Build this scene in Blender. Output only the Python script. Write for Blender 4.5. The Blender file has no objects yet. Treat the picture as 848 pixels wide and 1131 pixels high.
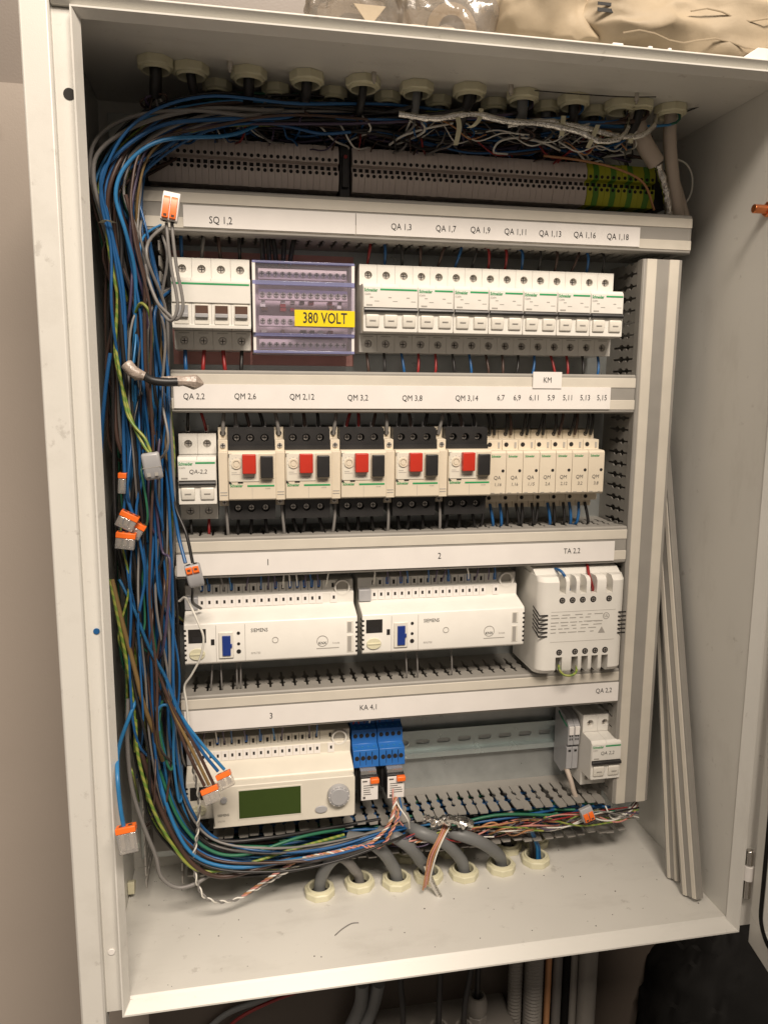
import bpy, bmesh, math, random
from mathutils import Vector, Matrix
random.seed(7)
S = 0.001                     # everything below is written in millimetres
sc = bpy.context.scene
COL = sc.collection

# ------------------------------------------------------------------ camera
CAM = Vector((78.78, -825.92, 8.6))
PITCH, YAW, ROLL, FPX = -9.04, 10.87, 0.4, 849.0
_a, _b, _c = (math.radians(v) for v in (PITCH, YAW, ROLL))
FW = Vector((math.sin(_b)*math.cos(_a), math.cos(_b)*math.cos(_a), math.sin(_a)))
_rt = Vector((math.cos(_b), -math.sin(_b), 0)); _up = _rt.cross(FW)
RT = _rt*math.cos(_c) + _up*math.sin(_c); UP = -_rt*math.sin(_c) + _up*math.cos(_c)
cd = bpy.data.cameras.new('camera'); cam = bpy.data.objects.new('camera', cd); COL.objects.link(cam)
cd.sensor_fit = 'VERTICAL'; cd.sensor_height = 36; cd.lens = FPX/1131*36
cd.clip_start = 0.01; cd.clip_end = 50
cam.matrix_world = Matrix((( RT.x, UP.x, -FW.x, CAM.x*S), (RT.y, UP.y, -FW.y, CAM.y*S), (RT.z, UP.z, -FW.z, CAM.z*S), (0,0,0,1)))
sc.camera = cam

def at(u, v, y):
    """the point at depth y that was measured at (u, v) on the photograph"""
    d = FW + RT*((u-424.0)/FPX) + UP*((565.5-v)/FPX)
    t = (y-CAM.y)/d.y
    return Vector((CAM.x+d.x*t, y, CAM.z+d.z*t))
def at_z(u, v, z):
    d = FW + RT*((u-424.0)/FPX) + UP*((565.5-v)/FPX)
    t = (z-CAM.z)/d.z
    return Vector((CAM.x+d.x*t, CAM.y+d.y*t, z))

# ------------------------------------------------------------------ world, lamps, exposure
w = bpy.data.worlds.new('World'); sc.world = w; w.use_nodes = True
bg = w.node_tree.nodes['Background']; bg.inputs['Color'].default_value = (1.0, 0.86, 0.73, 1); bg.inputs['Strength'].default_value = 0.23
def area(name, loc, target, sx, sy, power, col):
    l = bpy.data.lights.new(name, 'AREA'); l.shape = 'RECTANGLE'; l.size = sx*S; l.size_y = sy*S; l.energy = power; l.color = col
    o = bpy.data.objects.new(name, l); COL.objects.link(o); o.location = Vector(loc)*S
    o.rotation_euler = (Vector(target)-Vector(loc)).to_track_quat('-Z', 'Y').to_euler()
    return o
area('ceiling_lamp', (430, -2050, 1980), (250, -60, -150), 1500, 600, 114, (1.0, 0.87, 0.735))
area('ceiling_lamp', (-1700, -2000, 2080), (100, -60, -100), 1500, 400, 18, (1.0, 0.87, 0.735))
vs = sc.view_settings
vs.view_transform = 'Standard'; vs.look = 'None'; vs.gamma = 1; vs.use_curve_mapping = False; vs.exposure = 0.14

# ------------------------------------------------------------------ materials
def mat(name, col, rough=0.5, metal=0.0, var=0.08, scale=40, bump=0.0, bscale=400, spec=0.5, trans=0.0, coat=0.0, emit=0):
    m = bpy.data.materials.new(name); m.use_nodes = True; nt = m.node_tree; b = nt.nodes['Principled BSDF']
    tc = nt.nodes.new('ShaderNodeTexCoord')
    n = nt.nodes.new('ShaderNodeTexNoise'); n.inputs['Scale'].default_value = scale; n.inputs['Detail'].default_value = 6
    nt.links.new(tc.outputs['Object'], n.inputs['Vector'])
    cr = nt.nodes.new('ShaderNodeValToRGB')
    cr.color_ramp.elements[0].position = 0.3; cr.color_ramp.elements[1].position = 0.7
    cr.color_ramp.elements[0].color = (*[max(0, c*(1-var)) for c in col], 1)
    cr.color_ramp.elements[1].color = (*[min(1, c*(1+var*0.6)) for c in col], 1)
    nt.links.new(n.outputs['Fac'], cr.inputs['Fac']); nt.links.new(cr.outputs['Color'], b.inputs['Base Color'])
    mr = nt.nodes.new('ShaderNodeMapRange'); mr.inputs['To Min'].default_value = max(0.02, rough-0.08); mr.inputs['To Max'].default_value = min(1, rough+0.08)
    nt.links.new(n.outputs['Fac'], mr.inputs['Value']); nt.links.new(mr.outputs['Result'], b.inputs['Roughness'])
    b.inputs['Metallic'].default_value = metal; b.inputs['Specular IOR Level'].default_value = spec
    b.inputs['Transmission Weight'].default_value = trans; b.inputs['Coat Weight'].default_value = coat
    if bump:
        n2 = nt.nodes.new('ShaderNodeTexNoise'); n2.inputs['Scale'].default_value = bscale; n2.inputs['Detail'].default_value = 3
        nt.links.new(tc.outputs['Object'], n2.inputs['Vector'])
        bp = nt.nodes.new('ShaderNodeBump'); bp.inputs['Strength'].default_value = bump; bp.inputs['Distance'].default_value = 0.001
        nt.links.new(n2.outputs['Fac'], bp.inputs['Height']); nt.links.new(bp.outputs['Normal'], b.inputs['Normal'])
    return m
def mat_clear(name, tint, gloss=0.12, rough=0.06, haze=0.0, bump=0):
    """thin clear plastic: tinted see-through film with a reflecting skin"""
    m = bpy.data.materials.new(name); m.use_nodes = True; nt = m.node_tree; nt.nodes.remove(nt.nodes['Principled BSDF'])
    out = nt.nodes['Material Output']
    tr = nt.nodes.new('ShaderNodeBsdfTransparent'); tr.inputs['Color'].default_value = (*tint, 1)
    gl = nt.nodes.new('ShaderNodeBsdfGlossy'); gl.inputs['Roughness'].default_value = rough
    lw = nt.nodes.new('ShaderNodeLayerWeight'); lw.inputs['Blend'].default_value = 0.25
    mp = nt.nodes.new('ShaderNodeMapRange'); mp.inputs['To Min'].default_value = gloss; mp.inputs['To Max'].default_value = 0.8
    mx = nt.nodes.new('ShaderNodeMixShader')
    nt.links.new(lw.outputs['Fresnel'], mp.inputs['Value']); nt.links.new(mp.outputs['Result'], mx.inputs['Fac'])
    if bump:
        tc = nt.nodes.new('ShaderNodeTexCoord'); v = nt.nodes.new('ShaderNodeTexNoise'); v.inputs['Scale'].default_value = bump; v.inputs['Detail'].default_value = 4; v.inputs['Distortion'].default_value = 1.2
        bp = nt.nodes.new('ShaderNodeBump'); bp.inputs['Strength'].default_value = 0.8; bp.inputs['Distance'].default_value = 0.005
        nt.links.new(tc.outputs['Object'], v.inputs['Vector']); nt.links.new(v.outputs['Fac'], bp.inputs['Height']); nt.links.new(bp.outputs['Normal'], gl.inputs['Normal']); nt.links.new(bp.outputs['Normal'], lw.inputs['Normal'])
    if haze:
        df = nt.nodes.new('ShaderNodeBsdfDiffuse'); df.inputs['Color'].default_value = (*tint, 1); m2 = nt.nodes.new('ShaderNodeMixShader'); m2.inputs['Fac'].default_value = haze
        nt.links.new(tr.outputs[0], m2.inputs[1]); nt.links.new(df.outputs[0], m2.inputs[2]); tr = m2
    nt.links.new(tr.outputs[0], mx.inputs[1]); nt.links.new(gl.outputs[0], mx.inputs[2]); nt.links.new(mx.outputs[0], out.inputs['Surface'])
    return m
def mat_stripe(name, c1, c2, scale=60):
    m = mat(name, c1, 0.42, var=0.02); nt = m.node_tree; b = nt.nodes['Principled BSDF']
    tc = nt.nodes['Texture Coordinate']; wv = nt.nodes.new('ShaderNodeTexWave'); wv.bands_direction = 'DIAGONAL'
    wv.inputs['Scale'].default_value = scale; wv.inputs['Distortion'].default_value = 1.5
    nt.links.new(tc.outputs['Object'], wv.inputs['Vector'])
    cr = nt.nodes.new('ShaderNodeValToRGB'); cr.color_ramp.elements[0].position = 0.45; cr.color_ramp.elements[1].position = 0.55
    cr.color_ramp.elements[0].color = (*c1, 1); cr.color_ramp.elements[1].color = (*c2, 1)
    nt.links.new(wv.outputs['Fac'], cr.inputs['Fac']); nt.links.new(cr.outputs['Color'], b.inputs['Base Color'])
    return m
M = {}
M['paint'] = mat('enclosure_paint', (0.655, 0.64, 0.595), 0.36, var=0.05, scale=6, bump=0.10, bscale=1400)
def add_wear(m, dark, scale, lo, hi, stretch=(1, 1, 1), fac=0.35):
    nt = m.node_tree; b = nt.nodes['Principled BSDF']; src = b.inputs['Base Color'].links[0].from_socket; tc = nt.nodes['Texture Coordinate']
    mp = nt.nodes.new('ShaderNodeMapping'); mp.inputs['Scale'].default_value = stretch; nt.links.new(tc.outputs['Object'], mp.inputs['Vector'])
    n = nt.nodes.new('ShaderNodeTexNoise'); n.inputs['Scale'].default_value = scale; n.inputs['Detail'].default_value = 8; n.inputs['Roughness'].default_value = 0.65
    nt.links.new(mp.outputs[0], n.inputs['Vector'])
    r = nt.nodes.new('ShaderNodeMapRange'); r.inputs['From Min'].default_value = lo; r.inputs['From Max'].default_value = hi; r.inputs['To Max'].default_value = fac
    nt.links.new(n.outputs['Fac'], r.inputs['Value'])
    mx = nt.nodes.new('ShaderNodeMixRGB'); mx.inputs['Color2'].default_value = (*dark, 1)
    nt.links.new(r.outputs['Result'], mx.inputs['Fac']); nt.links.new(src, mx.inputs['Color1']); nt.links.new(mx.outputs['Color'], b.inputs['Base Color'])
add_wear(M['paint'], (0.25, 0.22, 0.18), 9, 0.54, 0.74, (1, 2.5, 1), 0.22)
add_wear(M['paint'], (0.20, 0.17, 0.14), 60, 0.63, 0.70, (1, 1, 1), 0.30)
M['galv'] = mat('galvanised_plate', (0.46, 0.485, 0.48), 0.30, metal=0.6, var=0.10, scale=50)
M['rail'] = mat('zinc_rail', (0.62, 0.70, 0.69), 0.25, metal=0.6, var=0.03, scale=30)
M['grey_duct'] = mat('grey_pvc', (0.285, 0.27, 0.245), 0.5, var=0.06)
M['beige'] = mat('beige_pvc', (0.60, 0.56, 0.485), 0.42, var=0.05)
M['lab'] = mat('label_card', (0.76, 0.73, 0.70), 0.5, var=0.03)
M['ink'] = mat('black_ink', (0.012, 0.012, 0.012), 0.6)
M['pencil'] = mat('grey_pen', (0.10, 0.09, 0.085), 0.7)
M['print'] = mat('grey_print', (0.36, 0.34, 0.31), 0.6)
M['white'] = mat('white_plastic', (0.73, 0.71, 0.66), 0.34, var=0.04, bump=0.03, bscale=1500)
M['offwhite'] = mat('ivory_plastic', (0.67, 0.63, 0.54), 0.38, var=0.04, bump=0.03, bscale=1500)
M['cream'] = mat('cream_plastic', (0.65, 0.575, 0.455), 0.4, var=0.04, bump=0.03, bscale=1500)
M['lever'] = mat('pale_lever', (0.72, 0.69, 0.62), 0.25, var=0.03)
M['black'] = mat('black_plastic', (0.022, 0.021, 0.021), 0.38, var=0.2)
M['dark'] = mat('dark_cavity', (0.012, 0.010, 0.009), 0.8)
M['brown_win'] = mat('brown_window', (0.10, 0.055, 0.04), 0.3)
M['steel'] = mat('screw_steel', (0.62, 0.58, 0.53), 0.35, metal=0.7, var=0.2, scale=200)
M['chrome'] = mat('chrome', (0.6, 0.58, 0.55), 0.15, metal=1.0)
M['green'] = mat('green_print', (0.02, 0.30, 0.10), 0.5)
M['red'] = mat('red_button', (0.48, 0.03, 0.015), 0.35)
M['blue_sock'] = mat('blue_plastic', (0.02, 0.13, 0.42), 0.35, var=0.06)
M['blue_sw'] = mat('blue_switch', (0.015, 0.04, 0.22), 0.35)
M['orange'] = mat('orange_lever', (0.85, 0.16, 0.02), 0.35)
M['term'] = mat('terminal_grey', (0.68, 0.59, 0.54), 0.45, var=0.06)
M['pe'] = mat('terminal_green', (0.10, 0.26, 0.03), 0.45, var=0.08)
M['pe_y'] = mat('terminal_yellow', (0.45, 0.46, 0.03), 0.45, var=0.08)
M['lcd'] = mat('lcd_glass', (0.036, 0.062, 0.011), 0.16, var=0.05)
M['greyknob'] = mat('grey_knob', (0.36, 0.36, 0.37), 0.35)
M['nylon'] = mat('nylon', (0.66, 0.63, 0.45), 0.42, var=0.06)
M['yellow'] = mat('yellow_tape', (0.82, 0.62, 0.01), 0.35, var=0.03)
M['violet'] = mat_clear('violet_clear_cover', (0.95, 0.93, 0.985), 0.05, 0.10, 0.04)
M['clear'] = mat_clear('clear_plastic', (0.90, 0.87, 0.83), 0.14, 0.1, 0.22)
M['blue_edge'] = mat_clear('blue_tinted_edge', (0.50, 0.52, 0.80), 0.06, 0.15, 0.35)
M['lilac'] = mat('lilac_plastic', (0.70, 0.60, 0.62), 0.4)
M['pink'] = mat('red_glow', (0.90, 0.47, 0.43), 0.55, var=0.12)  # pink that paints the red glow around the distribution block
M['foil'] = mat('foil', (0.72, 0.70, 0.66), 0.22, metal=1.0, bump=0.6, bscale=500)
M['paper'] = mat('kraft_paper', (0.40, 0.325, 0.225), 0.65, var=0.12, scale=25, bump=0.25, bscale=220)
M['film'] = mat_clear('bag_film', (0.74, 0.68, 0.60), 0.10, 0.2, 0.22, 30)
M['rubber'] = mat('black_rubber', (0.007, 0.0065, 0.006), 0.8, bump=0.15, bscale=500, spec=0.15)
M['smoke'] = mat('smoked_window', (0.05, 0.042, 0.032), 0.12, var=0.05)
M['copper'] = mat('copper', (0.75, 0.25, 0.10), 0.3, metal=0.9)
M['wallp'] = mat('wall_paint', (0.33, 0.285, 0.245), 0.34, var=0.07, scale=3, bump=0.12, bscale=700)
M['wall_gloom'] = mat('painted_gloom', (0.085, 0.068, 0.055), 0.5, var=0.15, scale=5, bump=0.1, bscale=300)  # dark tone that paints the shade below the enclosure
M['wall_up'] = mat('upper_wall_dimmed', (0.19, 0.16, 0.135), 0.4, var=0.08, scale=4, bump=0.1, bscale=500)  # upper wall coloured darker to stand for the dimmer light there
M['wall_sheen'] = mat('painted_sheen', (0.55, 0.49, 0.42), 0.4, var=0.05, scale=3)  # pale tone that paints a lamp reflection on the wall
M['pipe'] = mat('grey_pipe', (0.15, 0.14, 0.13), 0.5)
M['boxgrey'] = mat('box_plastic', (0.20, 0.185, 0.165), 0.5)
M['tape'] = mat('clear_tape', (0.40, 0.33, 0.28), 0.3, var=0.3, scale=150, bump=0.8, bscale=300)
M['stain'] = mat('scuff', (0.30, 0.28, 0.25), 0.7, var=0.3)
def add_creases(m, scale, strength, dist):
    nt = m.node_tree; b = nt.nodes['Principled BSDF']; tc = nt.nodes['Texture Coordinate']
    n = nt.nodes.new('ShaderNodeTexNoise'); n.inputs['Scale'].default_value = scale*0.6; n.inputs['Detail'].default_value = 2
    ad = nt.nodes.new('ShaderNodeMixRGB'); ad.blend_type = 'ADD'; ad.inputs['Fac'].default_value = 0.06
    nt.links.new(tc.outputs['Object'], n.inputs['Vector']); nt.links.new(tc.outputs['Object'], ad.inputs['Color1']); nt.links.new(n.outputs['Color'], ad.inputs['Color2'])
    v = nt.nodes.new('ShaderNodeTexVoronoi'); v.feature = 'F1'; v.inputs['Scale'].default_value = scale; nt.links.new(ad.outputs['Color'], v.inputs['Vector'])
    bp = nt.nodes.new('ShaderNodeBump'); bp.inputs['Strength'].default_value = strength; bp.inputs['Distance'].default_value = dist
    nt.links.new(v.outputs['Distance'], bp.inputs['Height'])
    if b.inputs['Normal'].links: nt.links.new(b.inputs['Normal'].links[0].from_socket, bp.inputs['Normal'])
    nt.links.new(bp.outputs['Normal'], b.inputs['Normal'])
add_creases(M['paper'], 16, 0.12, 0.004)
W = {}
W['blue'] = mat('wire_blue', (0.013, 0.095, 0.26), 0.38, var=0.1)
W['light blue'] = mat('wire_light_blue', (0.025, 0.17, 0.38), 0.38, var=0.1)
W['brown'] = mat('wire_brown', (0.065, 0.036, 0.027), 0.42, var=0.15)
W['black'] = mat('wire_black', (0.016, 0.015, 0.015), 0.42)
W['grey'] = mat('wire_grey', (0.20, 0.19, 0.18), 0.42)
W['green'] = mat('wire_green', (0.022, 0.14, 0.075), 0.42)
W['green-yellow'] = mat_stripe('wire_green_yellow', (0.13, 0.22, 0.035), (0.27, 0.29, 0.06), 70)
W['violet'] = mat('wire_violet', (0.07, 0.05, 0.095), 0.42)
W['red'] = mat('wire_red', (0.26, 0.018, 0.018), 0.4)
W['white'] = mat('wire_white', (0.70, 0.68, 0.62), 0.4)
W['pink'] = mat('wire_pink', (0.55, 0.24, 0.20), 0.45)
W['orange'] = mat('wire_orange', (0.45, 0.22, 0.10), 0.45)
W['ochre'] = mat('wire_ochre', (0.20, 0.13, 0.05), 0.45)
W['cable'] = mat('cable_grey', (0.16, 0.165, 0.165), 0.5, var=0.06)
W['pale'] = mat('cable_pale', (0.50, 0.42, 0.35), 0.5, var=0.06)

# ------------------------------------------------------------------ mesh helper
class MB:
    def __init__(s): s.v = []; s.f = []; s.m = []
    def add(s, vs, fs, m=0):
        k = len(s.v); s.v += [tuple(p) for p in vs]
        for f in fs: s.f.append([i+k for i in f]); s.m.append(m)
        return s
    def box(s, x0, x1, y0, y1, z0, z1, m=0):
        vs = [(x, y, z) for x in (x0, x1) for y in (y0, y1) for z in (z0, z1)]
        return s.add(vs, [(0,1,3,2), (4,6,7,5), (0,4,5,1), (2,3,7,6), (0,2,6,4), (1,5,7,3)], m)
    def prism(s, poly, ax, a, b, m=0):
        n = len(poly)
        g = {'x': lambda p, t: (t, p[0], p[1]), 'y': lambda p, t: (p[0], t, p[1]), 'z': lambda p, t: (p[0], p[1], t)}[ax]
        vs = [g(p, a) for p in poly] + [g(p, b) for p in poly]
        return s.add(vs, [list(range(n))[::-1], list(range(n, 2*n))] + [(i, (i+1) % n, n+(i+1) % n, n+i) for i in range(n)], m)
    def cyl(s, c, ax, r0, h, n=16, m=0, r1=None, ry=1.0):
        r1 = r0 if r1 is None else r1
        def P(t, r, q):
            x, z = r*math.cos(t), r*ry*math.sin(t)
            return {'x': (c[0]+q, c[1]+x, c[2]+z), 'y': (c[0]+x, c[1]+q, c[2]+z), 'z': (c[0]+x, c[1]+z, c[2]+q)}[ax]
        A = [2*math.pi*(i+0.5)/n for i in range(n)]
        vs = [P(t, r0, 0) for t in A] + [P(t, r1, h) for t in A]
        return s.add(vs, [list(range(n))[::-1], list(range(n, 2*n))] + [(i, (i+1) % n, n+(i+1) % n, n+i) for i in range(n)], m)
    def lathe(s, c, ax, prof, n=20, m=0):
        """closed ring profile [(r, h)] turned round an axis"""
        def P(t, r, q):
            x, z = r*math.cos(t), r*math.sin(t)
            return {'x': (c[0]+q, c[1]+x, c[2]+z), 'y': (c[0]+x, c[1]+q, c[2]+z), 'z': (c[0]+x, c[1]+z, c[2]+q)}[ax]
        k = len(prof); vs = []; fs = []
        for i in range(n):
            t = 2*math.pi*(i+0.5)/n; vs += [P(t, r, q) for r, q in prof]
        for i in range(n):
            for j in range(k):
                fs.append((i*k+j, i*k+(j+1) % k, ((i+1) % n)*k+(j+1) % k, ((i+1) % n)*k+j))
        return s.add(vs, fs, m)
    def holeplate(s, x0, x1, z0, z1, yf, yb, hx, hz, r, rz=None, n=16, m=0, mb=None, ex=0.0):
        """front plate at yf with a round or oblong hole that runs back to yb; mb closes its floor"""
        rz = r if rz is None else rz
        A = [2*math.pi*i/n for i in range(n)]; cx, cz = (x0+x1)/2, (z0+z1)/2
        o = []
        for t in A:
            k = max(abs(math.cos(t)), abs(math.sin(t)))
            o.append((cx+(x1-x0)/2*math.cos(t)/k, yf, cz+(z1-z0)/2*math.sin(t)/k))
        def inn(t, y): return (hx+r*math.cos(t)+ex*(1 if math.cos(t) > 1e-6 else -1 if math.cos(t) < -1e-6 else 0), y, hz+rz*math.sin(t))
        vs = o + [inn(t, yf) for t in A] + [inn(t, yb) for t in A] + [(p[0], yb, p[2]) for p in o]
        fs = []
        for i in range(n):
            j = (i+1) % n
            fs += [(i, j, n+j, n+i), (n+i, n+j, 2*n+j, 2*n+i), (i, 3*n+i, 3*n+j, j)]
        s.add(vs, fs, m)
        if mb is not None: s.add([inn(t, yb-0.05*(1 if yb < yf else -1)) for t in A], [list(range(n))], mb)
        return s
    def tube(s, pts, r, n=7, m=0, caps=True):
        pts = [Vector(p) for p in pts]; N = len(pts); rings = []
        rr = r if hasattr(r, '__len__') else [r]*N
        t0 = (pts[1]-pts[0]).normalized(); up = Vector((0,0,1)) if abs(t0.z) < 0.8 else Vector((1,0,0))
        nrm = (up - t0*up.dot(t0)).normalized()
        for i, p in enumerate(pts):
            t = (pts[min(i+1, N-1)]-pts[max(i-1, 0)]).normalized()
            nrm = (nrm - t*nrm.dot(t)).normalized(); b = t.cross(nrm)
            rings += [p + (nrm*math.cos(2*math.pi*k/n) + b*math.sin(2*math.pi*k/n))*rr[i] for k in range(n)]
        fs = [(i*n+k, i*n+(k+1) % n, (i+1)*n+(k+1) % n, (i+1)*n+k) for i in range(N-1) for k in range(n)]
        if caps: fs += [list(range(n))[::-1], list(range((N-1)*n, N*n))]
        return s.add(rings, fs, m)
    def rot(s, ang, ax='Y', piv=(0,0,0)):
        R = Matrix.Rotation(ang, 3, ax); p = Vector(piv)
        s.v = [tuple(R @ (Vector(q)-p) + p) for q in s.v]; return s
    def build(s, name, mats, parent=None, loc=(0,0,0), bevel=0.0, seg=2, angle=38):
        me = bpy.data.meshes.new(name)
        me.from_pydata([(a*S, b*S, c*S) for a, b, c in s.v], [], s.f)
        mats = mats if isinstance(mats, (list, tuple)) else [mats]
        for q in mats: me.materials.append(q)
        me.polygons.foreach_set('material_index', s.m)
        bm = bmesh.new(); bm.from_mesh(me); bmesh.ops.recalc_face_normals(bm, faces=bm.faces); bm.to_mesh(me); bm.free()
        me.polygons.foreach_set('use_smooth', [True]*len(me.polygons)); me.set_sharp_from_angle(angle=math.radians(angle))
        o = bpy.data.objects.new(name, me); COL.objects.link(o); o.location = Vector(loc)*S
        if parent is not None: o.parent = parent
        if bevel:
            bv = o.modifiers.new('bevel', 'BEVEL'); bv.width = bevel*S; bv.segments = seg; bv.limit_method = 'ANGLE'; bv.angle_limit = math.radians(40)
        return o
def tag(o, label, cat, group=None, kind=None):
    if label: o['label'] = label
    if cat: o['category'] = cat
    if group: o['group'] = group
    if kind: o['kind'] = kind
    return o
def thing(name, label, cat, loc=(0,0,0), group=None):
    o = bpy.data.objects.new(name, None); COL.objects.link(o); o.empty_display_size = 0.01
    o.location = Vector(loc)*S; return tag(o, label, cat, group)
KIDS = {}
def copy_part(o, parent=None):
    c = o.copy(); COL.objects.link(c)
    if parent is not None: c.parent = parent
    return c
def share(o, parent, loc):
    c = o.copy(); COL.objects.link(c); c.parent = parent; c.location = Vector(loc)*S; return c
def dup(root, loc, label=None, group=None):
    r = root.copy(); COL.objects.link(r); r.location = Vector(loc)*S
    if label: r['label'] = label
    if group: r['group'] = group
    for ch in list(root.children):
        c = ch.copy(); COL.objects.link(c); c.parent = r
        for g in list(ch.children):
            d = g.copy(); COL.objects.link(d); d.parent = c
    return r
TEXTS = []
def text(s, size, loc, m, parent, align='CENTER', xs=0.86, bold=0.0, name='lettering', lean=0.0):
    cu = bpy.data.curves.new('lettering', 'FONT'); cu.body = s; cu.size = 1.0; cu.align_x = align; cu.align_y = 'CENTER'
    cu.resolution_u = 2; cu.offset = bold; cu.shear = lean
    o = bpy.data.objects.new(name, cu); COL.objects.link(o)
    TEXTS.append((o, size, loc, m, parent, xs, name))
def flush_texts():
    bpy.context.view_layer.update(); dg = bpy.context.evaluated_depsgraph_get(); made = []
    for o, size, loc, m, parent, xs, name in TEXTS:
        me = bpy.data.meshes.new_from_object(o.evaluated_get(dg)); made.append(me)
    for (o, size, loc, m, parent, xs, name), me in zip(TEXTS, made):
        for v in me.vertices:
            x, y, z = v.co; v.co = (x*size*xs*S, -z*S, y*size*S)
        me.materials.clear(); me.materials.append(m)
        q = bpy.data.objects.new(name, me); COL.objects.link(q); q.location = Vector(loc)*S; q.parent = parent
        bpy.data.objects.remove(o)
def spline(P, k=6):
    P = [Vector(p) for p in P]
    if len(P) < 3: return [P[0].lerp(P[-1], i/k) for i in range(k+1)]
    Q = [P[0]*2-P[1]] + P + [P[-1]*2-P[-2]]; out = []
    for i in range(1, len(Q)-2):
        a, b, c, d = Q[i-1:i+3]
        for j in range(k):
            t = j/k; out.append(0.5*((2*b) + (c-a)*t + (2*a-5*b+4*c-d)*t*t + (3*b-a-3*c+d)*t**3))
    out.append(P[-1]); return out
def wire(P, r, col, label, group=None, cat='wire', name='wire', k=6, n=7, m=None):
    pts = spline(P, k); o0 = pts[0].copy()
    if not hasattr(r, '__len__') and r < 3: r *= 0.86
    mb = MB(); mb.tube([p-o0 for p in pts], r, n)
    return tag(mb.build(name, m or W[col], loc=o0, angle=80), label, cat, group)

# ------------------------------------------------------------------ the setting and the enclosure
X0, X1, Z0, Z1 = -46.0, 568.0, -531.0, 284.0       # inside of the box
LX0, LX1, LZ0, LZ1 = -26.0, 567.0, -533.0, 275.0   # opening
F = -183.0
mb = MB(); mb.box(-38, 1300, 13, 17.5, -1290, -545); wl = mb.build('gloom_board', M['wall_gloom']); tag(wl, 'added dark board for the gloom on the wall below the enclosure', 'board')  # added board, its dark colour stands in for the gloom here
mb = MB(); mb.box(-2500, 2500, 18, 40, -2000, 296); wl = mb.build('wall', M['wallp']); tag(wl, 'brown grey painted wall behind the enclosure', 'wall', kind='structure')
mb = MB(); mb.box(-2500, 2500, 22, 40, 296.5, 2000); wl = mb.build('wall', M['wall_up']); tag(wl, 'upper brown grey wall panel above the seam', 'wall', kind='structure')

cab = thing('enclosure', 'open pale grey metal electrical enclosure mounted on the wall', 'enclosure', (260, 0, Z0))
def cpart(mb, name, m=M['paint'], bevel=0.8, parent=cab):
    o = mb.build(name, m, parent, bevel=bevel); o.location = Vector((-260, 0, -Z0))*S; return o
cpart(MB().box(X0-2, X1+2, 12, 14, Z0-2, Z1+2), 'back_panel')
cpart(MB().box(X0, X1, F+2, 12, Z1, Z1+2), 'top_panel')
cpart(MB().box(X0, X1, F+2, 12, Z0-2, Z0), 'bottom_panel')
cpart(MB().box(X0-2, X0, F+2, 12, Z0-2, Z1+2), 'side_panel')
cpart(MB().box(X1, X1+2, F+2, 12, Z0-2, Z1+2), 'side_panel')
# front flange with the raised, flared sealing lip round the opening
def frame(mb, a, b, m=0):   # band between two rectangular loops (x0,x1,z0,z1,y)
    q = lambda r: [(r[0], r[4], r[2]), (r[1], r[4], r[2]), (r[1], r[4], r[3]), (r[0], r[4], r[3])]
    mb.add(q(a)+q(b), [(i, (i+1) % 4, 4+(i+1) % 4, 4+i) for i in range(4)], m)
mb = MB()
A = (LX0, LX1, LZ0, LZ1, F); B = (LX0-4.5, LX1+8, LZ0-7.5, LZ1+4.2, F-9); Bo = (LX0-5.8, LX1+9.5, LZ0-9, LZ1+5.4, F-9.2)
G = (LX0-5.8, LX1+9.5, LZ0-9, LZ1+6.5, F-1)
A2 = (X0, X1, Z0, Z1, F+2)
frame(mb, A2, A); frame(mb, A, B); frame(mb, B, Bo); frame(mb, Bo, G)
cpart(mb, 'lip', bevel=0.5)
mb = MB()   # gutter floor, outer flange
mb.box(-47, LX0-5.8, F-1, F+1, LZ0-9, LZ1+6)
cpart(mb, 'gutter')
mb = MB(); mb.box(LX1+9.5, LX1+32, F-1, F+1, LZ0-9, LZ1+6); cpart(mb, 'gutter')
mb = MB(); mb.prism([(-67, F+2), (-67, F-6), (-65.5, F-7.5), (-47.5, F-7.5), (-46, F-6), (-46, F+8), (-48, F+8), (-48, F-3), (-65, F-3), (-65, F+2)], 'z', -700, 420)
cpart(mb, 'outer_flange', bevel=0.6)
mb = MB(); mb.prism([(F+6, LZ1+6.9), (F-4.0, LZ1+6.9), (F-10.5, LZ1+12.5), (F-9, LZ1+14), (12, LZ1+14), (12, LZ1+12), (F+6, LZ1+11)], 'x', -45.5, LX1+34)
cpart(mb, 'top_flange', bevel=0.6)
# lock hole, rivets and a wall plug in the gutter / floor
p = at(77, 104, F-1)
cpart(MB().cyl((p.x, F-1.4, p.z), 'y', 4.3, 0.3, 18), 'lock_hole', M['dark'], 0)
p = at(123.5, 1051, F-1); cpart(MB().cyl((p.x, F-2, p.z), 'y', 3.0, 1.0, 14), 'rivet', M['lab'], 0.3)
p = at(107, 697, F-1); cpart(MB().cyl((p.x, F-1.9, p.z), 'y', 2.6, 0.8, 14), 'blue_plug', W['blue'], 0.2)
for u, v in ((254, 68), (413, 80), (564, 94), (703, 103)):
    q = at_z(u, v, Z1); cpart(MB().cyl((q.x, q.y, Z1-7), 'z', 2.2, 7, 10).cyl((q.x, q.y, Z1-9), 'z', 1.2, 3, 8), 'threaded_stud', M['steel'], 0)
q = Vector((X1, -158, 176))
mb = MB().cyl((X1-3, q.y, q.z), 'x', 7, 3, 6).cyl((X1-16, q.y, q.z), 'x', 4, 13, 14); cpart(mb, 'earth_stud', M['copper'], 0.5)
# mounting plate
cpart(MB().box(X0+10, X1-10, 0, 2.5, Z0+18, Z1-14), 'mounting_plate', M['galv'], 0.5)
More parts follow.
